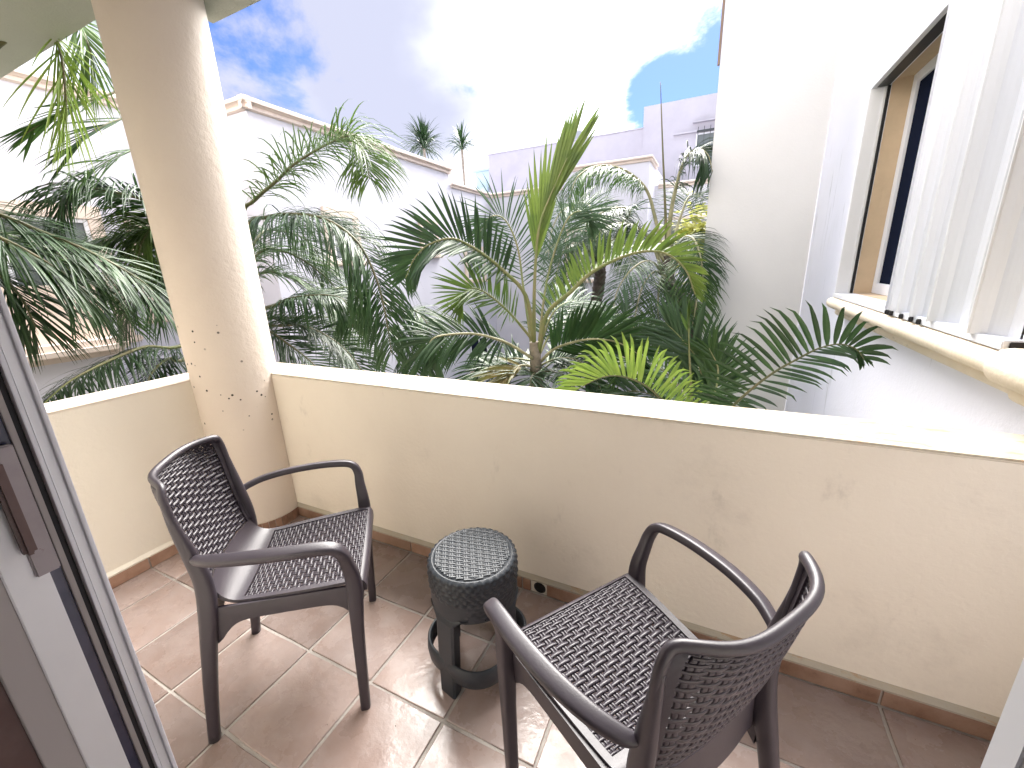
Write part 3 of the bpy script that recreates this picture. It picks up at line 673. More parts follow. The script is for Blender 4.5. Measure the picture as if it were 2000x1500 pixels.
    # front and rear aprons
    for (y0, hw, zt, nm) in ((.222, .196, .446, 'front_apron'), (-.187, .176, .512, 'rear_apron')):
        V = []; F = []; n = 30
        for i in range(n+1):
            k = i/n; x = lerp(-hw, hw, k); e = min(k, 1-k)
            if nm == 'front_apron': drop = .036+.030*math.exp(-(e/.08)**1.6); y = y0+.004*(1-(2*k-1)**2)
            else: drop = .105+.03*math.exp(-(e/.07)**1.6); q_ = chS(x/.1735, vz(7.45)); y = q_.y-.004; zt = q_.z+.004
            for (yy, zz) in ((y-.003, zt), (y+.003, zt), (y+.003, zt-drop), (y-.003, zt-drop)): V.append((x, yy, zz))
        for i in range(n):
            for k in range(4): F.append((i*4+k, i*4+(k+1) % 4, i*4+4+(k+1) % 4, i*4+4+k))
        F += [(0, 1, 2, 3), tuple(n*4+k for k in (3, 2, 1, 0))]
        me = mesh(nm, V, F); bm = bmesh.new(); bm.from_mesh(me); bmesh.ops.recalc_face_normals(bm, faces=bm.faces[:]); bm.to_mesh(me); bm.free()
        link('apron', me, 'chair', t)
    for c in t.children:
        for p_ in c.data.polygons: pass
    return t
def copy_tree(o, parent=None):
    c = o.copy(); C.objects.link(c); c.parent = parent
    for k in list(o.children): copy_tree(k, c)
    return c
ch1 = make_chair()
ch2 = copy_tree(ch1)
ch1.location = (-1.192, .722, 0); ch1.rotation_euler = (0, 0, rad(41.1-90))
ch2.location = (-.087, .756, 0); ch2.rotation_euler = (0, 0, rad(145.4-90))
tag(ch1, 'taupe woven resin armchair by the round column, its seat facing us', 'chair', 'woven resin armchairs')
tag(ch2, 'taupe woven resin armchair right of the stool, seen from behind', 'chair', 'woven resin armchairs')

# ------------------------------------------------------------------ stool
st = empty('stool', (-.645, .965, 0), rad(33)); tag(st, 'dark anthracite round rattan look stool between the two armchairs', 'stool')
SR, SH = .137, .452
V = []; F = []; rings = [(0, SH-.004), (.126, SH-.004), (.1275, SH-.0065), (.129, SH-.0065), (.1305, SH-.0035), (.134, SH-.0045)]
ns = 72
for (q, z) in rings:
    for k in range(ns): V.append((q*math.cos(2*math.pi*k/ns), q*math.sin(2*math.pi*k/ns), z))
for i in range(len(rings)-1):
    for k in range(ns): F.append((i*ns+k, i*ns+(k+1) % ns, (i+1)*ns+(k+1) % ns, (i+1)*ns+k))
link('seat', mesh('seat', V, F), 'stool', st, smooth=True)
def discS(u, v): return Vector((u*.1262, v*.1262, SH-.0025))
weave(lambda u, v: (discS(u, v), Vector((0, 0, 1))), -1, 1, -1, 1, 11, 26, 1, mask=lambda u, v: u*u+v*v < .985, amp=.0011, wf=.46, th=.0010).build('seat_weave', 'stool', st, 'stuff', smooth=True)
# braided skirt
V = []; F = []; na, nz = 240, 44
for j in range(nz+1):
    z = lerp(SH-.004, SH-.150, j/nz)
    for k in range(na):
        a = 2*math.pi*k/na; sh_ = min(1, j/nz/.20); R = .1335 + .0135*math.sqrt(1-(1-sh_)**2) - .002*j/nz
        fz = max(0, min(1, (.62-j/nz)/.08)); fz = max(fz, .35 if math.cos(a-rad(-60)) > .75 else 0)*(1 if j/nz < .92 else 0); b = fz*(.0022*math.cos(a*36 + (math.pi if int(j/nz*10) % 2 else 0)) + .0022*abs(math.sin(math.pi*10*j/nz)))
        V.append(((R+b)*math.cos(a), (R+b)*math.sin(a), z))
for j in range(nz):
    for k in range(na): F.append((j*na+k, (j+1)*na+k, (j+1)*na+(k+1) % na, j*na+(k+1) % na))
link('skirt', mesh('skirt', V, F), 'stool', st, smooth=True)
for q in range(4):
    a = rad(45+90*q); d = Vector((math.cos(a), math.sin(a), 0)); tdir = Vector((-d.y, d.x, 0))
    V = []; F = []; n = 20
    for i in range(n+1):
        k = i/n; z = lerp(SH-.140, 0, k); R = lerp(.1455, .160, k)
        hw = lerp(.040, .034, k) + .045*max(0, 1-k/.11)**2
        for (o_, w_) in ((R, -hw), (R+.003, -hw*.8), (R+.004, hw*.8), (R, hw), (R-.034, hw*.80), (R-.034, -hw*.80)):
            P = d*o_+tdir*w_; 
            # follow the round of the stool
            P = P - d*(w_*w_/.30); V.append((P.x, P.y, z))
    for i in range(n):
        for k in range(6): F.append((i*6+k, i*6+6+k, i*6+6+(k+1) % 6, i*6+(k+1) % 6))
    F.append(tuple(n*6+k for k in range(6)))
    link('leg', mesh('leg', V, F), 'stool', st)
V = []; F = []; na = 96
for k in range(na):
    a = 2*math.pi*k/na; R = .147 + .020*abs(math.cos(2*(a)))**1.3 ; z = .105
    for (o_, dz) in ((0, -.036), (.006, -.030), (.009, .0), (.006, .030), (0, .036), (-.006, .030), (-.006, -.030)): V.append(((R+o_)*math.cos(a), (R+o_)*math.sin(a), z+dz))
for k in range(na):
    for i in range(7): F.append((k*7+i, ((k+1) % na)*7+i, ((k+1) % na)*7+(i+1) % 7, k*7+(i+1) % 7))
link('foot_ring', mesh('foot_ring', V, F), 'stool', st, smooth=True)

# ------------------------------------------------------------------ palms
LEAF = 0
def leaflet_geo(base, d0, T, L, w, droop, seg=6, fold=.25, rr=random, curl=0.0, blunt=0.0):
    d = d0.copy(); P = base.copy(); V = []; F = []; step = L/seg; G = Vector((0, 0, -1))
    for i in range(seg+1):
        k = i/seg; ww = w*(.35+.65*min(1, k/.22))*(1-max(0, (k-lerp(.45, .75, blunt))/lerp(.55, .25, blunt))**1.7) if k < 1 else .0006
        W = T - d*T.dot(d)
        if W.length < .05: W = d.cross(G)
        if W.length < 1e-4: W = Vector((1, 0, 0))
        W.normalize(); Nn = d.cross(W)
        V += [P - W*ww*.5 + Nn*ww*fold*.5, P.copy(), P + W*ww*.5 + Nn*ww*fold*.5]
        kk = (k**1.2)*droop + (curl if k > .72 else 0)
        d = (d + G*(kk*.42)).normalized(); P = P + d*step
    for i in range(seg):
        F += [(i*3, i*3+1, i*3+4, i*3+3), (i*3+1, i*3+2, i*3+5, i*3+4)]
    return V, F
def frond(root, pts, n=60, L=.4, w=.02, a0=65, a1=28, up=(0, 0, 1), vee=.3, droop=.5, t0=.12, t1=1.0, sides=(1, 1), m='fmid', rm='rachis', rw=.012, split=False, jit=.12, env=.55, twist=0.0, seg=6, curl=0.0, lmin=.3, veeR=None, fold=.25, blunt=0.0, efall=0.0, dk=0.0):
    global LEAF
    pts = [Vector(p) for p in pts]; R = catmull(pts, 40)
    rv, rf = sweep(R, [(lerp(rw, rw*.18, i/40), lerp(rw*.8, rw*.15, i/40)) for i in range(41)], 6)
    fr = link('frond', mesh('frond', rv, rf), rm, root, smooth=True)
    if root is not None and root.type == 'EMPTY': fr.matrix_parent_inverse = Matrix.Translation(-root.location)
    rr = random.Random(LEAF*13+5); LEAF += 1; mb = MB(); Uh = Vector(up)
    for i in range(n):
        for si, s in enumerate((1, -1)):
            if not sides[si]: continue
            k = min(1, max(0, (i+.5*si+rr.uniform(-.25, .25))/n)); t = t0+(t1-t0)*min(.999, max(0, k)); x = t*40; j = int(x); x -= j
            if j >= 40: j, x = 39, 1
            P = R[j].lerp(R[j+1], x); T = (R[min(j+2, 40)]-R[max(j-1, 0)]).normalized()
            S = T.cross(Uh)
            if S.length < .05: S = T.cross(Vector((0, 1, .2)))
            S.normalize(); Nn = S.cross(T).normalized()
            vv = (vee if si == 0 or veeR is None else veeR) + twist*k + rr.uniform(-jit, jit)
            a = rad(lerp(a0, a1, k**.8)) * (1+rr.uniform(-jit, jit)*.7)
            d = T*math.cos(a) + (S*s*math.cos(vv)+Nn*math.sin(vv))*math.sin(a)
            if not split: d += Vector((rr.gauss(0, 1), rr.gauss(0, 1), rr.gauss(0, 1)))*.11
            e = max(lmin, math.sin(math.pi*min(1, .14+.80*k))**env)*(1+rr.uniform(-.08, .08))*(1-efall*k)
            g = leaflet_geo(P, d.normalized(), T, L*e, w*(.75+.25*e)*(1+rr.uniform(-.15, .15)), droop*(1+rr.uniform(-.3, .3))*(1+dk*k), seg=seg, curl=curl*rr.random(), fold=fold, blunt=blunt)
            if split: link('leaflet', mesh('leaflet', *g), m, fr)
            else: mb.add(g)
    if not split: mb.build('leaflets', m, fr, 'stuff')
    return fr
def trunk(root, pts, r0, r1, m, n=40, rings=.0, name='trunk'):
    R = []
    for i in range(n+1):
        k = i/n; R.append((lerp(r0, r1, k)*(1+rings*(1 if i % 4 == 0 else 0)+random.uniform(-.02, .02)),)*2)
    P = catmull([Vector(p) for p in pts], n); o = link(name, mesh(name, *sweep(P, R, 14)), m, root, smooth=True)
    if root.type == 'EMPTY': o.matrix_parent_inverse = Matrix.Translation(-root.location)
    return o
def crown_fill(root, c, azs, L=1.2, rise=.5, n=50, m='fmid', **kw):
    """arching fronds from a crown centre; azs = list of (azimuth deg, length factor, rise factor, droop)"""
    c = Vector(c)
    for (a, lf, rf_, dz) in azs:
        d = Vector((math.sin(rad(a)), math.cos(rad(a)), 0)); l = L*lf
        frond(root, [c, c+d*l*.3+Vector((0, 0, rise*rf_*.75)), c+d*l*.65+Vector((0, 0, rise*rf_)), c+d*l*.92+Vector((0, 0, rise*rf_*.55-dz*.4)), c+d*l*1.08+Vector((0, 0, rise*rf_*.1-dz))], n=n, m=m, **kw)

# --- palm in the middle
cpos = (-1.281, 3.041, 0.760)
pm = empty('palm_tree', (cpos[0], cpos[1], GZ)); tag(pm, 'young palm with pale trunk and upright yellow-green spear, just beyond the parapet', 'palm')
trunk(pm, [(cpos[0]+.02, cpos[1], GZ), (cpos[0]+.02, cpos[1], -.5), (-1.262, 3.049, 0.314), (-1.273, 3.045, 0.602), cpos], .075, .038, 'bark', 60, .06)
frond(pm, [cpos, (-1.269, 3.046, 1.198), (-1.239, 3.080, 1.613), (-1.164, 3.130, 1.845), (-1.049, 3.192, 2.106)], n=18, L=.60, w=.030, a0=15, a1=7, up=(.3, -.95, 0), vee=.0, droop=.02, t0=.36, m='fspear', rm='rachis', rw=.022, split=True, env=.3, fold=.3)
frond(pm, [cpos, (-1.293, 2.927, 1.136), (-1.400, 2.766, 1.332), (-1.482, 2.665, 1.435), (-1.558, 2.563, 1.512), (-1.629, 2.460, 1.552), (-1.731, 2.352, 1.515), (-1.799, 2.275, 1.433), (-1.855, 2.229, 1.308)], n=42, L=.35, w=.024, a0=72, a1=30, up=(.2, -.25, .95), vee=1.2, veeR=-.35, droop=.10, t0=.22, m='fdark', rm='rachis', rw=.020, split=True, seg=6, curl=.5)
frond(pm, [cpos, (-1.352, 2.900, 0.935), (-1.403, 2.764, 1.066), (-1.482, 2.666, 1.171), (-1.538, 2.576, 1.217), (-1.601, 2.537, 1.188), (-1.649, 2.506, 1.098)], n=44, L=.30, w=.015, a0=68, a1=28, up=(.2, -.25, .95), vee=1.1, veeR=-.4, droop=.15, t0=.2, m='folive', rw=.014)
frond(pm, [(-1.248, 3.055, 0.666), (-1.146, 2.988, 0.991), (-0.946, 2.952, 1.159), (-0.797, 2.944, 1.289), (-0.628, 2.933, 1.372), (-0.459, 2.914, 1.417), (-0.302, 2.884, 1.403), (-0.174, 2.875, 1.302), (-0.102, 2.858, 1.145)], n=46, L=.25, w=.024, a0=78, a1=30, up=(0, -.1, 1), vee=1.35, veeR=.3, droop=.16, t0=.16, m='fspear', rm='rachis', rw=.022, split=True, curl=.9)
frond(pm, [(-1.276, 2.989, 0.635), (-1.401, 2.877, 0.755), (-1.464, 2.733, 0.830), (-1.574, 2.612, 0.884), (-1.698, 2.473, 0.898), (-1.774, 2.357, 0.881), (-1.807, 2.331, 0.780), (-1.811, 2.329, 0.648)], n=50, L=.36, w=.020, a0=60, a1=30, up=(0, -.5, .9), vee=.55, veeR=-.8, droop=.55, t0=.2, m='fdark', rm='rachis_p', rw=.018)
frond(pm, [(-1.234, 3.061, 0.597), (-1.114, 3.053, 0.707), (-0.938, 3.007, 0.781), (-0.765, 2.953, 0.821), (-0.594, 2.941, 0.808), (-0.444, 2.916, 0.738)], n=34, L=.46, w=.030, a0=52, a1=25, up=(0, -.1, 1), vee=1.2, veeR=-1.0, droop=.12, t0=.18, m='fdark', rm='rachis_p', rw=.018, split=True)
frond(pm, [(-1.297, 3.034, 0.555), (-1.348, 2.902, 0.590), (-1.394, 2.769, 0.552), (-1.434, 2.692, 0.478)], n=22, L=.34, w=.030, a0=35, a1=15, up=(0, -.8, .6), vee=.3, droop=.2, t0=.3, m='fbrown', rm='rachis_p', rw=.014)
frond(pm, [(-1.334, 3.127, 0.646), (-1.472, 3.285, 1.188), (-1.552, 3.359, 1.527), (-1.643, 3.315, 1.744), (-1.757, 3.256, 1.760), (-1.840, 3.210, 1.621)], n=44, L=.40, w=.012, a0=60, a1=35, up=(.2, -.9, .3), vee=-.1, droop=.35, t0=.2, m='fsilver', rw=.012)
frond(pm, [(-1.294, 3.144, 0.645), (-1.295, 3.359, 1.181), (-1.228, 3.490, 1.554), (-1.127, 3.524, 1.751), (-1.006, 3.561, 1.764), (-0.924, 3.583, 1.641)], n=44, L=.36, w=.012, a0=60, a1=35, up=(-.2, -.9, .3), vee=-.1, droop=.4, t0=.2, m='fsilver', rw=.012)
frond(pm, [(-1.295, 3.144, 0.601), (-1.226, 3.278, 0.931), (-1.115, 3.423, 1.047), (-0.975, 3.569, 0.990), (-0.886, 3.592, 0.763)], n=46, L=.40, w=.015, a0=60, a1=35, up=(0, -.6, .8), vee=.2, droop=.7, t0=.12, m='fsilver', rw=.012)
frond(pm, [(-1.315, 3.135, 0.579), (-1.537, 3.145, 0.586), (-1.744, 3.149, 0.549), (-1.869, 3.077, 0.438), (-1.937, 3.034, 0.275)], n=40, L=.36, w=.018, a0=60, a1=30, up=(0, -.5, .9), vee=.3, droop=.4, t0=.12, m='fdark', rw=.012)
frond(pm, [(-1.288, 3.147, 0.534), (-1.134, 3.205, 0.598), (-0.971, 3.258, 0.575), (-0.835, 3.244, 0.456), (-0.739, 3.216, 0.296)], n=40, L=.38, w=.018, a0=60, a1=30, up=(0, -.5, .9), vee=.2, droop=.55, t0=.12, m='fdark', rw=.012)
frond(pm, [(-1.257, 3.051, 0.623), (-1.186, 3.293, 0.843), (-1.017, 3.558, 0.878), (-0.778, 3.719, 0.794), (-0.550, 3.760, 0.563)], n=50, L=.42, w=.02, a0=60, a1=30, up=(0, -.5, .9), vee=.2, droop=.5, t0=.12, m='fmid', rw=.012)
c2 = Vector(cpos)+Vector((.0, .1, -.28))
crown_fill(pm, c2, [(20, .8, .8, .3), (75, .9, .6, .4), (120, .8, .5, .5), (165, .7, .5, .4), (-60, .8, .6, .4), (-110, .9, .5, .5), (-30, .8, .5, .4)], L=1.0, rise=.16, n=40, m='fdark', L_=0) if False else None
for (a, lf, rf_, dz, mm) in ((30, .8, .8, .3, 'fmid'), (75, .9, .5, .45, 'fdark'), (125, .75, .4, .5, 'fdark'), (-70, .8, .6, .45, 'fdark'), (-115, .8, .4, .55, 'fmid'), (170, .55, .3, .5, 'fdark')):
    d = Vector((math.sin(rad(a)), math.cos(rad(a)), 0)); l = 1.0*lf
    frond(pm, [c2, c2+d*l*.3+Vector((0, 0, .12*rf_)), c2+d*l*.65+Vector((0, 0, .1*rf_-.05)), c2+d*l+Vector((0, 0, -dz))], n=38, L=.38, w=.02, a0=60, a1=30, vee=.25, droop=.45, m=mm, rm='rachis_d')

# --- clump to the right, just behind the parapet
bpos = (-0.054, 2.549, 0.489)
pa = empty('palm_clump', (bpos[0], bpos[1], GZ)); tag(pa, 'clumping palm with a bright yellow-green frond low at the parapet', 'palm')
for dx in (-.10, 0, .12, .22):
    trunk(pa, [(bpos[0]+dx, bpos[1]+.05, GZ), (bpos[0]+dx, bpos[1]+.05, -.5), (bpos[0]+dx*.8, bpos[1]+.03, bpos[2]-.15)], .03, .018, 'rachis', 30, .08, 'stem')
frond(pa, [(-0.070, 2.499, 0.466), (-0.146, 2.446, 0.526), (-0.217, 2.390, 0.589), (-0.300, 2.341, 0.672), (-0.380, 2.299, 0.719), (-0.455, 2.255, 0.742), (-0.524, 2.219, 0.736), (-0.603, 2.188, 0.698), (-0.680, 2.155, 0.646)], n=30, L=.255, w=.0175, blunt=1.0, seg=8, a0=104, a1=30, up=(0, .0, 1), vee=1.42, veeR=1.2, droop=.10, t0=.02, m='fyellow', rm='rachis_d', rw=.010, split=True, curl=1.3, env=.45, lmin=.45, jit=.05)
frond(pa, [(-0.055, 2.599, 0.472), (-0.079, 2.599, 0.666), (-0.101, 2.598, 0.852), (-0.119, 2.597, 1.057)], n=5, L=.15, w=.02, a0=5, a1=3, vee=0, droop=0, t0=.8, m='folive', rm='rachis', rw=.013)
frond(pa, [(0.129, 2.296, 0.596), (0.168, 2.274, 0.663), (0.233, 2.238, 0.760), (0.300, 2.179, 0.851), (0.363, 2.129, 0.919), (0.420, 2.078, 0.977), (0.478, 2.045, 1.003), (0.526, 2.013, 0.991), (0.555, 2.005, 0.953)], n=27, L=.34, w=.025, efall=.5, dk=2.5, a0=110, a1=55, up=(-.15, -.1, 1), vee=1.38, veeR=-.6, droop=.18, t0=.02, m='fdark', rm='rachis_d', rw=.010, split=True, curl=1.2, env=.5, lmin=.3, jit=.06)
frond(pa, [(-0.057, 2.699, 0.439), (-0.011, 2.750, 0.582), (-0.062, 2.799, 0.750), (-0.165, 2.845, 0.870), (-0.269, 2.888, 0.961)], n=40, L=.36, w=.022, a0=55, a1=25, up=(0, -.9, .3), vee=.1, droop=.18, t0=.05, m='fsilver', rm='rachis', rw=.010)
frond(pa, [(-0.076, 2.699, 0.402), (-0.194, 2.793, 0.427), (-0.333, 2.831, 0.474), (-0.493, 2.858, 0.469), (-0.648, 2.827, 0.365)], n=40, L=.34, w=.02, a0=60, a1=30, up=(0, -.5, .9), vee=.2, droop=.4, t0=.05, m='fdark', rm='rachis_d', rw=.010)
frond(pa, [(-0.056, 2.699, 0.422), (-0.143, 2.896, 0.510), (-0.292, 2.986, 0.622), (-0.482, 3.062, 0.649), (-0.624, 3.036, 0.546)], n=40, L=.36, w=.02, a0=60, a1=30, up=(0, -.6, .8), vee=.3, droop=.3, t0=.05, m='fmid', rm='rachis_d', rw=.010)
frond(pa, [(-0.004, 2.500, 0.512), (0.056, 2.599, 0.582), (0.064, 2.699, 0.716), (0.005, 2.750, 0.829)], n=30, L=.30, w=.022, a0=50, a1=25, up=(0, -.9, .3), vee=.0, droop=.25, t0=.05, m='fmid', rm='rachis', rw=.010)
frond(pa, [(-0.034, 2.700, 0.441), (-0.079, 2.999, 0.450), (-0.114, 3.198, 0.546), (-0.111, 3.298, 0.680)], n=30, L=.40, w=.02, a0=60, a1=30, up=(0, -.9, .3), vee=.1, droop=.3, t0=.05, m='fdark', rm='rachis', rw=.010)

# --- feather palm behind on the right
QK = dict(up=(0, -.3, .95), rm='rachis_p')
tb = (-0.535, 5.976, 1.025)
pb = empty('palm_tree', (tb[0], tb[1], GZ)); tag(pb, 'tall feathery palm beside the white wing, with a thin bare spear', 'palm')
trunk(pb, [(tb[0]+.22, tb[1]-.1, GZ), (-0.206, 5.996, 0.344), (-0.345, 5.990, 0.754), tb, (-0.591, 5.971, 1.420)], .14, .07, 'bark_d', 60, .12)
for q in ((1296, 470), (1310, 455), (1284, 480), (1322, 475)): trunk(pb, [(-0.547, 5.975, 1.025), tuple(Vector((-0.614, 5.968, 1.485))+Vector(((q[0]-1300)*.008, 0, (480-q[1])*.008)))], .035, .02, 'rachis_p', 8, 0, 'petiole')
trunk(pb, [(-0.606, 5.969, 1.548), (-0.655, 5.964, 2.048), (-0.728, 5.956, 2.757), (-0.791, 5.948, 3.420)], .022, .004, 'rachis_d', 20, 0, 'spear')
frond(pb, [(-0.602, 5.970, 1.290), (-0.779, 5.899, 1.961), (-0.872, 5.835, 2.222), (-1.021, 5.709, 2.389), (-1.227, 5.566, 2.493), (-1.441, 5.411, 2.487), (-1.606, 5.260, 2.363), (-1.693, 5.233, 2.135)], n=85, L=.60, w=0.0140, a0=70, a1=45, vee=-.2, droop=1.6, t0=.28, m='fmid', rw=.03, **QK)
frond(pb, [(-0.591, 5.971, 1.420), (-0.575, 5.922, 1.916), (-0.522, 5.877, 2.260), (-0.442, 5.783, 2.515), (-0.310, 5.692, 2.576), (-0.196, 5.647, 2.498), (-0.126, 5.599, 2.308)], n=80, L=.62, w=0.0140, a0=70, a1=45, vee=-.1, droop=1.4, t0=.3, m='fdark', rw=.03, **QK)
frond(pb, [(-0.575, 5.972, 1.354), (-0.481, 6.282, 1.939), (-0.386, 6.489, 2.207), (-0.233, 6.796, 2.165)], n=60, L=.60, w=0.0109, a0=70, a1=45, vee=.1, droop=.9, t0=.25, m='fsilver', rw=.025, **QK)
frond(pb, [(-0.583, 5.972, 1.290), (-0.784, 5.747, 1.614), (-0.975, 5.515, 1.795), (-1.224, 5.362, 1.803), (-1.434, 5.206, 1.572)], n=80, L=.55, w=0.0125, a0=65, a1=45, vee=0, droop=1.2, t0=.2, m='fdark', rw=.025, **QK)
frond(pb, [(-0.542, 5.875, 1.290), (-0.407, 5.585, 1.585), (-0.274, 5.393, 1.598), (-0.166, 5.197, 1.395), (-0.102, 5.199, 1.062)], n=80, L=.50, w=0.0140, a0=60, a1=42, vee=0, droop=1.2, t0=.15, m='fdark', rw=.025, **QK)
frond(pb, [(-0.551, 5.874, 1.226), (-0.366, 5.588, 1.407), (-0.256, 5.294, 1.288), (-0.172, 5.197, 0.949), (-0.188, 5.197, 0.598)], n=80, L=.50, w=0.0140, a0=60, a1=42, vee=0, droop=1.0, t0=.15, m='fmid', rw=.025, **QK)
frond(pb, [(-0.584, 5.871, 1.162), (-0.745, 5.550, 1.362), (-0.902, 5.223, 1.281), (-1.049, 5.093, 1.021), (-1.097, 5.083, 0.652)], n=90, L=.50, w=0.0109, a0=65, a1=45, vee=0, droop=1.3, t0=.1, m='fsilver', rw=.02, **QK)
frond(pb, [(-0.582, 5.871, 1.129), (-0.666, 5.460, 1.239), (-0.762, 5.144, 1.074), (-0.816, 5.034, 0.725), (-0.832, 5.032, 0.417)], n=90, L=.50, w=0.0109, a0=65, a1=45, vee=0, droop=1.3, t0=.1, m='fmid', rw=.02, **QK)
frond(pb, [(-0.563, 5.873, 1.129), (-0.600, 5.467, 1.115), (-0.578, 5.168, 0.834), (-0.518, 5.074, 0.485)], n=80, L=.50, w=0.0109, a0=65, a1=45, vee=0, droop=1.3, t0=.1, m='fsilver', rw=.02, **QK)
frond(pb, [(-0.544, 5.875, 1.128), (-0.432, 5.483, 1.051), (-0.350, 5.188, 0.774), (-0.331, 5.089, 0.369)], n=80, L=.45, w=0.0109, a0=65, a1=45, vee=0, droop=1.3, t0=.1, m='fdark', rw=.02, **QK)

ta = (-1.857, 6.749, 1.481)
pc = empty('palm_tree', (ta[0], ta[1], GZ)); tag(pc, 'silvery green feathery palm with dark shaggy trunk behind the middle palm', 'palm')
trunk(pc, [(ta[0]+.15, ta[1], GZ), (-1.743, 6.780, 0.327), (-1.705, 6.789, 0.914), (-1.680, 6.795, 1.237), (-1.740, 6.780, 1.476)], .10, .09, 'bark_d', 60, .14)
frond(pc, [(-1.737, 6.781, 1.318), (-1.364, 6.662, 1.829), (-1.210, 6.590, 2.096), (-1.418, 6.343, 2.104), (-1.678, 6.072, 1.953), (-1.942, 5.888, 1.776), (-2.195, 5.691, 1.530)], n=110, L=.62, w=0.0125, a0=65, a1=45, vee=0, droop=1.2, t0=.2, m='fsilver', rw=.025, **QK)
frond(pc, [(-1.738, 6.781, 1.358), (-1.809, 6.555, 1.853), (-1.903, 6.320, 2.131), (-2.053, 6.062, 2.119), (-2.173, 5.913, 1.841), (-2.233, 5.891, 1.420)], n=100, L=.60, w=0.0125, a0=65, a1=45, vee=0, droop=1.1, t0=.1, m='fsilver', rw=.025, **QK)
frond(pc, [(-1.738, 6.781, 1.358), (-1.826, 6.342, 1.624), (-1.983, 6.085, 1.626), (-2.093, 5.942, 1.342), (-2.132, 5.928, 0.900)], n=100, L=.55, w=0.0125, a0=65, a1=45, vee=0, droop=1.1, t0=.1, m='fmid', rw=.025, **QK)
frond(pc, [(-1.715, 6.787, 1.397), (-1.671, 6.798, 1.858), (-1.562, 6.823, 2.076), (-1.335, 6.872, 2.025), (-1.171, 6.901, 1.680)], n=90, L=.60, w=0.0125, a0=65, a1=45, vee=0, droop=1.1, t0=.1, m='fdark', rw=.025, **QK)
frond(pc, [(-1.738, 6.781, 1.398), (-1.838, 6.961, 1.957), (-1.974, 7.132, 2.294), (-2.233, 7.265, 2.372)], n=80, L=.55, w=0.0125, a0=65, a1=45, vee=0, droop=.8, t0=.1, m='fsilver', rw=.025, **QK)
frond(pc, [(-1.715, 6.787, 1.381), (-1.449, 6.542, 1.683), (-1.226, 6.383, 1.593), (-1.091, 6.306, 1.303)], n=80, L=.55, w=0.0125, a0=65, a1=45, vee=0, droop=1.1, t0=.1, m='fmid', rw=.025, **QK)
frond(pc, [(-1.776, 6.771, 1.320), (-1.832, 6.236, 1.403), (-1.916, 6.002, 1.116), (-1.951, 5.990, 0.667)], n=90, L=.5, w=0.0109, a0=65, a1=45, vee=0, droop=1.2, t0=.1, m='fsilver', rw=.025, **QK)

# --- big feather palm behind the column
tq = (-3.755, 2.096, 1.117)
pq = empty('palm_tree', (tq[0], tq[1], GZ)); tag(pq, 'large drooping feathery palm behind the round column', 'palm')
trunk(pq, [(tq[0], tq[1], GZ), (tq[0], tq[1], -.6), tq], .13, .09, 'bark', 50, .06)
FK = dict(up=(0, -.2, 1), rm='rachis_d')
tt = tuple(Vector(tq)+Vector((0, 0, -.1)))
frond(pq, [tt, (-3.445, 2.223, 1.791), (-3.297, 2.265, 1.924), (-3.107, 2.357, 2.063), (-2.996, 2.418, 2.159), (-2.857, 2.506, 2.250), (-2.715, 2.587, 2.320), (-2.582, 2.650, 2.352), (-2.490, 2.669, 2.225), (-2.445, 2.643, 2.038)], n=156, L=.56, w=0.0109, a0=75, a1=45, vee=.15, droop=1.05, t0=.22, jit=.3, m='folive', rw=.02, **FK)
frond(pq, [tt, (-3.266, 2.132, 1.697), (-3.017, 2.142, 1.769), (-2.746, 2.170, 1.773), (-2.497, 2.234, 1.718), (-2.300, 2.297, 1.555), (-2.200, 2.324, 1.305), (-2.142, 2.309, 1.070), (-2.099, 2.281, 0.774)], n=170, L=.58, w=0.0125, jit=.2, a0=66, a1=36, vee=.0, droop=2.1, t0=.18, m='fdark', rw=.022, **FK)
frond(pq, [tt, (-3.149, 2.127, 1.114), (-2.996, 2.171, 1.174), (-2.829, 2.227, 1.196), (-2.649, 2.287, 1.194), (-2.544, 2.330, 1.141), (-2.488, 2.317, 0.947)], n=117, L=.42, w=0.0133, a0=70, a1=42, vee=0, droop=1.5, t0=.15, m='fdark', rw=.018, **FK)
frond(pq, [tt, (-3.146, 2.131, 0.972), (-2.961, 2.219, 0.964), (-2.767, 2.303, 0.871), (-2.584, 2.361, 0.689), (-2.430, 2.378, 0.395)], n=117, L=.40, w=0.0117, a0=65, a1=42, vee=.3, droop=.6, t0=.15, m='fdark', rw=.018, **FK)
frond(pq, [tt, (-3.580, 2.381, 1.525), (-3.545, 2.606, 1.569), (-3.481, 2.851, 1.431), (-3.431, 3.064, 1.177), (-3.395, 3.104, 0.862)], n=143, L=.60, w=0.0117, a0=70, a1=42, vee=.1, droop=.8, t0=.12, m='fmid', rw=.018, **FK)
frond(pq, [tt, (-3.513, 2.301, 1.356), (-3.382, 2.490, 1.346), (-3.226, 2.689, 1.108), (-3.091, 2.843, 0.656)], n=143, L=.55, w=0.0109, a0=70, a1=42, vee=.1, droop=.7, t0=.12, m='fmid', rw=.018, **FK)
frond(pq, [tt, (-3.734, 2.512, 1.664), (-3.794, 2.774, 1.770), (-3.796, 3.098, 1.690), (-3.777, 3.277, 1.382)], n=117, L=.60, w=0.0125, a0=70, a1=42, vee=.1, droop=.8, t0=.12, m='fdark', rw=.018, **FK)
frond(pq, [tt, (-3.282, 2.107, 0.955), (-3.111, 2.182, 0.823), (-2.917, 2.276, 0.599), (-2.771, 2.298, 0.294)], n=117, L=.42, w=0.0117, a0=65, a1=42, vee=.2, droop=.6, t0=.1, m='fdark', rw=.018, **FK)
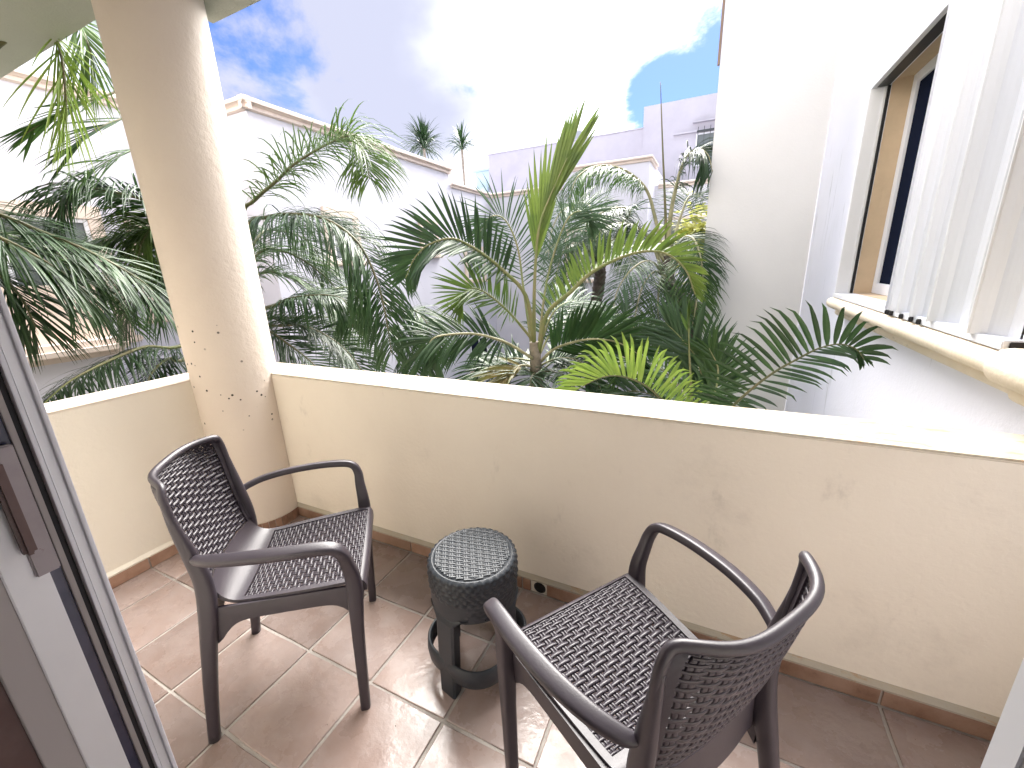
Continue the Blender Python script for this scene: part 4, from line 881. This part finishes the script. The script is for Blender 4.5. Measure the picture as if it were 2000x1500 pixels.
frond(pq, [tt, (-3.505, 2.314, 1.008), (-3.433, 2.590, 0.881), (-3.338, 2.867, 0.587), (-3.244, 2.973, 0.191)], n=117, L=.45, w=0.0117, a0=65, a1=42, vee=.2, droop=.6, t0=.1, m='fmid', rw=.018, **FK)
frond(pq, [tt, (-3.762, 3.590, 1.203), (-3.443, 3.897, 0.897), (-3.210, 3.963, 0.899), (-3.032, 3.976, 0.693), (-2.940, 3.920, 0.335)], n=104, L=.50, w=0.0117, a0=65, a1=42, vee=.0, droop=1.3, t0=.5, m='fmid', rw=.018, **FK)
frond(pq, [tt, (-3.648, 3.419, 0.872), (-3.382, 3.683, 0.725), (-3.158, 3.747, 0.542), (-3.059, 3.699, 0.128)], n=78, L=.50, w=0.0109, a0=65, a1=42, vee=.0, droop=1.3, t0=.5, m='fdark', rw=.018, **FK)
# left of the column
frond(pq, [tt, (-3.633, 1.899, 1.708), (-3.585, 1.774, 1.835), (-3.582, 1.665, 1.889), (-3.602, 1.496, 1.924), (-3.601, 1.363, 1.921), (-3.588, 1.252, 1.842), (-3.606, 1.200, 1.695)], n=117, L=.50, w=0.0133, a0=70, a1=42, vee=.1, droop=1.3, t0=.2, m='fdark', rw=.018, **FK)
frond(pq, [tt, (-3.714, 1.960, 1.642), (-3.655, 1.858, 1.779), (-3.604, 1.735, 1.765), (-3.606, 1.612, 1.623), (-3.599, 1.501, 1.385)], n=117, L=.50, w=0.0125, a0=60, a1=42, vee=.1, droop=1.2, t0=.12, m='folive', rw=.018, **FK)
frond(pq, [tt, (-3.791, 2.029, 1.611), (-3.856, 1.904, 1.705), (-3.922, 1.762, 1.684), (-4.002, 1.572, 1.645), (-4.053, 1.435, 1.469)], n=117, L=.45, w=0.0125, a0=65, a1=42, vee=.1, droop=1.2, t0=.15, m='fmid', rw=.018, **FK)
frond(pq, [tt, (-3.536, 1.645, 0.880), (-3.520, 1.433, 0.913), (-3.474, 1.273, 0.890), (-3.425, 1.108, 0.848), (-3.368, 0.951, 0.796), (-3.303, 0.808, 0.714)], n=104, L=.36, w=0.0094, a0=62, a1=45, vee=-.3, droop=.8, t0=.15, m='fdark', rw=.020, up=(0, -.2, 1), rm='rachis')
frond(pq, [tt, (-3.626, 1.689, 0.768), (-3.574, 1.561, 0.798), (-3.518, 1.436, 0.747), (-3.496, 1.356, 0.665)], n=65, L=.38, w=0.0094, a0=62, a1=45, vee=-.3, droop=.8, t0=.15, m='fdark', rw=.022, up=(0, -.2, 1), rm='rachis')
frond(pq, [tt, (-3.732, 1.927, 1.295), (-3.685, 1.798, 1.452), (-3.647, 1.643, 1.417), (-3.613, 1.469, 1.250), (-3.651, 1.372, 1.014)], n=104, L=.50, w=0.0109, a0=60, a1=42, vee=.1, droop=1.0, t0=.12, m='fdark', rw=.016, **FK)
frond(pq, [tt, (-3.725, 1.941, 1.373), (-3.747, 1.897, 1.605), (-3.784, 1.822, 1.641), (-3.829, 1.727, 1.568)], n=91, L=.50, w=0.0101, a0=60, a1=42, vee=.1, droop=.4, t0=.12, m='folive', rw=.016, **FK)
frond(pq, [tt, (-3.492, 1.950, 1.949), (-3.429, 1.857, 2.378), (-3.402, 1.694, 2.517), (-3.372, 1.524, 2.432), (-3.337, 1.350, 2.323), (-3.380, 1.240, 2.243), (-3.419, 1.127, 2.137)], n=13, L=.36, w=.018, a0=14, a1=8, vee=.0, droop=.12, t0=.55, m='fmid', rw=.014, **FK)
frond(pq, [tt, (-3.499, 1.938, 1.879), (-3.442, 1.834, 2.250), (-3.412, 1.673, 2.351), (-3.370, 1.527, 2.295), (-3.325, 1.380, 2.192), (-3.364, 1.281, 2.092)], n=10, L=.40, w=.018, a0=12, a1=8, vee=.0, droop=.10, t0=.6, m='fdark', rw=.014, **FK)
frond(pq, [tt, (-3.484, 1.965, 1.880), (-3.428, 1.860, 2.127), (-3.406, 1.685, 2.183), (-3.383, 1.498, 2.098), (-3.353, 1.312, 1.964)], n=20, L=.40, w=0.0094, a0=25, a1=12, vee=.0, droop=.5, t0=.6, m='fmid', rw=.010, **FK)

# --- nearer palm at the far left
tl = (-3.855, 0.590, 1.696)
pl = empty('palm_tree', (tl[0], tl[1], GZ)); tag(pl, 'dark feathery palm reaching in from the left edge over the parapet', 'palm')
trunk(pl, [(tl[0], tl[1], GZ), (tl[0], tl[1], -.4), tl], .12, .08, 'bark', 40, .06)
frond(pl, [tl, (-3.511, 0.795, 1.769), (-3.329, 0.905, 1.704), (-3.247, 1.009, 1.625), (-3.157, 1.120, 1.538), (-3.067, 1.217, 1.438), (-3.026, 1.317, 1.319), (-3.005, 1.363, 1.163)], n=96, L=.50, w=0.0109, a0=46, a1=36, jit=.35, vee=-.2, droop=.85, t0=.1, m='fdark', rw=.018, **FK)
frond(pl, [tl, (-3.418, 0.753, 1.674), (-3.191, 0.840, 1.581), (-3.117, 0.921, 1.494), (-3.040, 1.000, 1.376), (-3.020, 1.060, 1.224)], n=76, L=.50, w=0.0109, jit=.35, a0=45, a1=20, vee=-.2, droop=.9, t0=.1, m='fdark', rw=.018, **FK)
frond(pl, [tl, (-3.420, 0.742, 1.506), (-3.302, 0.812, 1.427), (-3.240, 0.851, 1.296), (-3.188, 0.853, 1.138)], n=56, L=.46, w=0.0109, jit=.3, a0=45, a1=20, vee=-.2, droop=.8, t0=.1, m='fdark', rw=.018, **FK)
frond(pl, [tl, (-3.810, 0.832, 1.685), (-3.953, 1.087, 1.653), (-3.994, 1.300, 1.536), (-4.028, 1.505, 1.322), (-4.002, 1.574, 1.011)], n=80, L=.50, w=0.0094, jit=.3, a0=50, a1=25, vee=-.1, droop=.8, t0=.1, m='fmid', rw=.018, **FK)
frond(pl, [tl, (-3.458, 1.001, 2.368), (-3.292, 1.189, 2.598), (-3.158, 1.259, 2.595), (-3.108, 1.251, 2.471), (-3.070, 1.211, 2.293), (-3.083, 1.176, 2.125)], n=35, L=.46, w=0.0086, a0=26, a1=12, jit=.5, vee=.0, droop=.25, t0=.5, m='fyellow', rw=.016, **FK)
frond(pl, [tl, (-3.640, 1.092, 2.435), (-3.460, 1.311, 2.756), (-3.305, 1.426, 2.767), (-3.200, 1.418, 2.622), (-3.201, 1.416, 2.479)], n=40, L=.44, w=0.0109, a0=30, a1=15, vee=.0, droop=.35, t0=.5, m='folive', rw=.014, **FK)

# --- spiky roof plants
def spiky(px, label, n, L, stem, sc_=1.0):
    root = empty('roof_plant', px); tag(root, label, 'plant', None)
    mb = MB(); rr = random.Random(int(abs(px[0])*100))
    for i in range(n):
        a = rr.uniform(0, 2*math.pi); e = rr.uniform(-.35, 1.45); d = Vector((math.cos(a)*math.cos(e), math.sin(a)*math.cos(e), math.sin(e)))
        mb.add(leaflet_geo(Vector((0, 0, rr.uniform(-.05, .2))), d, Vector((-math.sin(a), math.cos(a), 0)), L*rr.uniform(.7, 1.1), .035, .8, seg=6))
    mb.build('leaves', 'fdark', root, 'stuff')
    link('trunk', mesh('trunk', *sweep([(0, 0, -stem), (.02, 0, -stem*.5), (0, 0, .1)], [(.035, .035)]*3, 8)), 'bark', root)
spiky((-7.339, 10.119, 4.504), 'large shaggy yucca rising behind the roof cornice of the left building', 190, .72, 1.6)
spiky((-6.756, 11.107, 4.629), 'small spiky dracaena on a thin bare stem beside the shaggy yucca', 90, .55, 2.2)

# --- bright lime shrub by the far corner
lp = (-0.353, 7.592, 1.658)
ls = empty('lime_shrub', (lp[0], lp[1], lp[2]-.5)); tag(ls, 'bright lime yellow leafy shrub at the edge of the white wing', 'shrub')
mb = MB(); rr = random.Random(3)
for i in range(420):
    c = Vector((rr.gauss(0, .16), rr.gauss(0, .16), .5+rr.gauss(0, .24))); a = rr.uniform(0, 6.28); d = Vector((math.cos(a), math.sin(a), rr.uniform(-.3, .8))).normalized()
    T = d.cross(Vector((rr.uniform(-1, 1), rr.uniform(-1, 1), 1))).normalized()
    mb.add(leaflet_geo(c, d, T, rr.uniform(.10, .17), rr.uniform(.06, .09), .5, seg=3, fold=.15))
mb.build('leaves', 'lime', ls, 'stuff')
link('stem', mesh('stem', *sweep([(0, 0, -4), (0, 0, .5)], [(.03, .03)]*2, 8)), 'bark', ls)
# undergrowth below the palms
mb = MB(); rr = random.Random(11)
for i in range(900):
    x = rr.uniform(-5.0, .7); y = rr.uniform(2.0, 9.5); z = GZ + rr.uniform(0, .8); a = rr.uniform(0, 6.28)
    d = Vector((math.cos(a)*.6, math.sin(a)*.6, rr.uniform(.3, 1))).normalized()
    mb.add(leaflet_geo(Vector((x, y, z)), d, d.cross(Vector((.3, .2, 1))).normalized(), rr.uniform(.4, .9), rr.uniform(.05, .12), .9, seg=4))
o = mb.build('undergrowth', 'fdark', None, 'stuff')
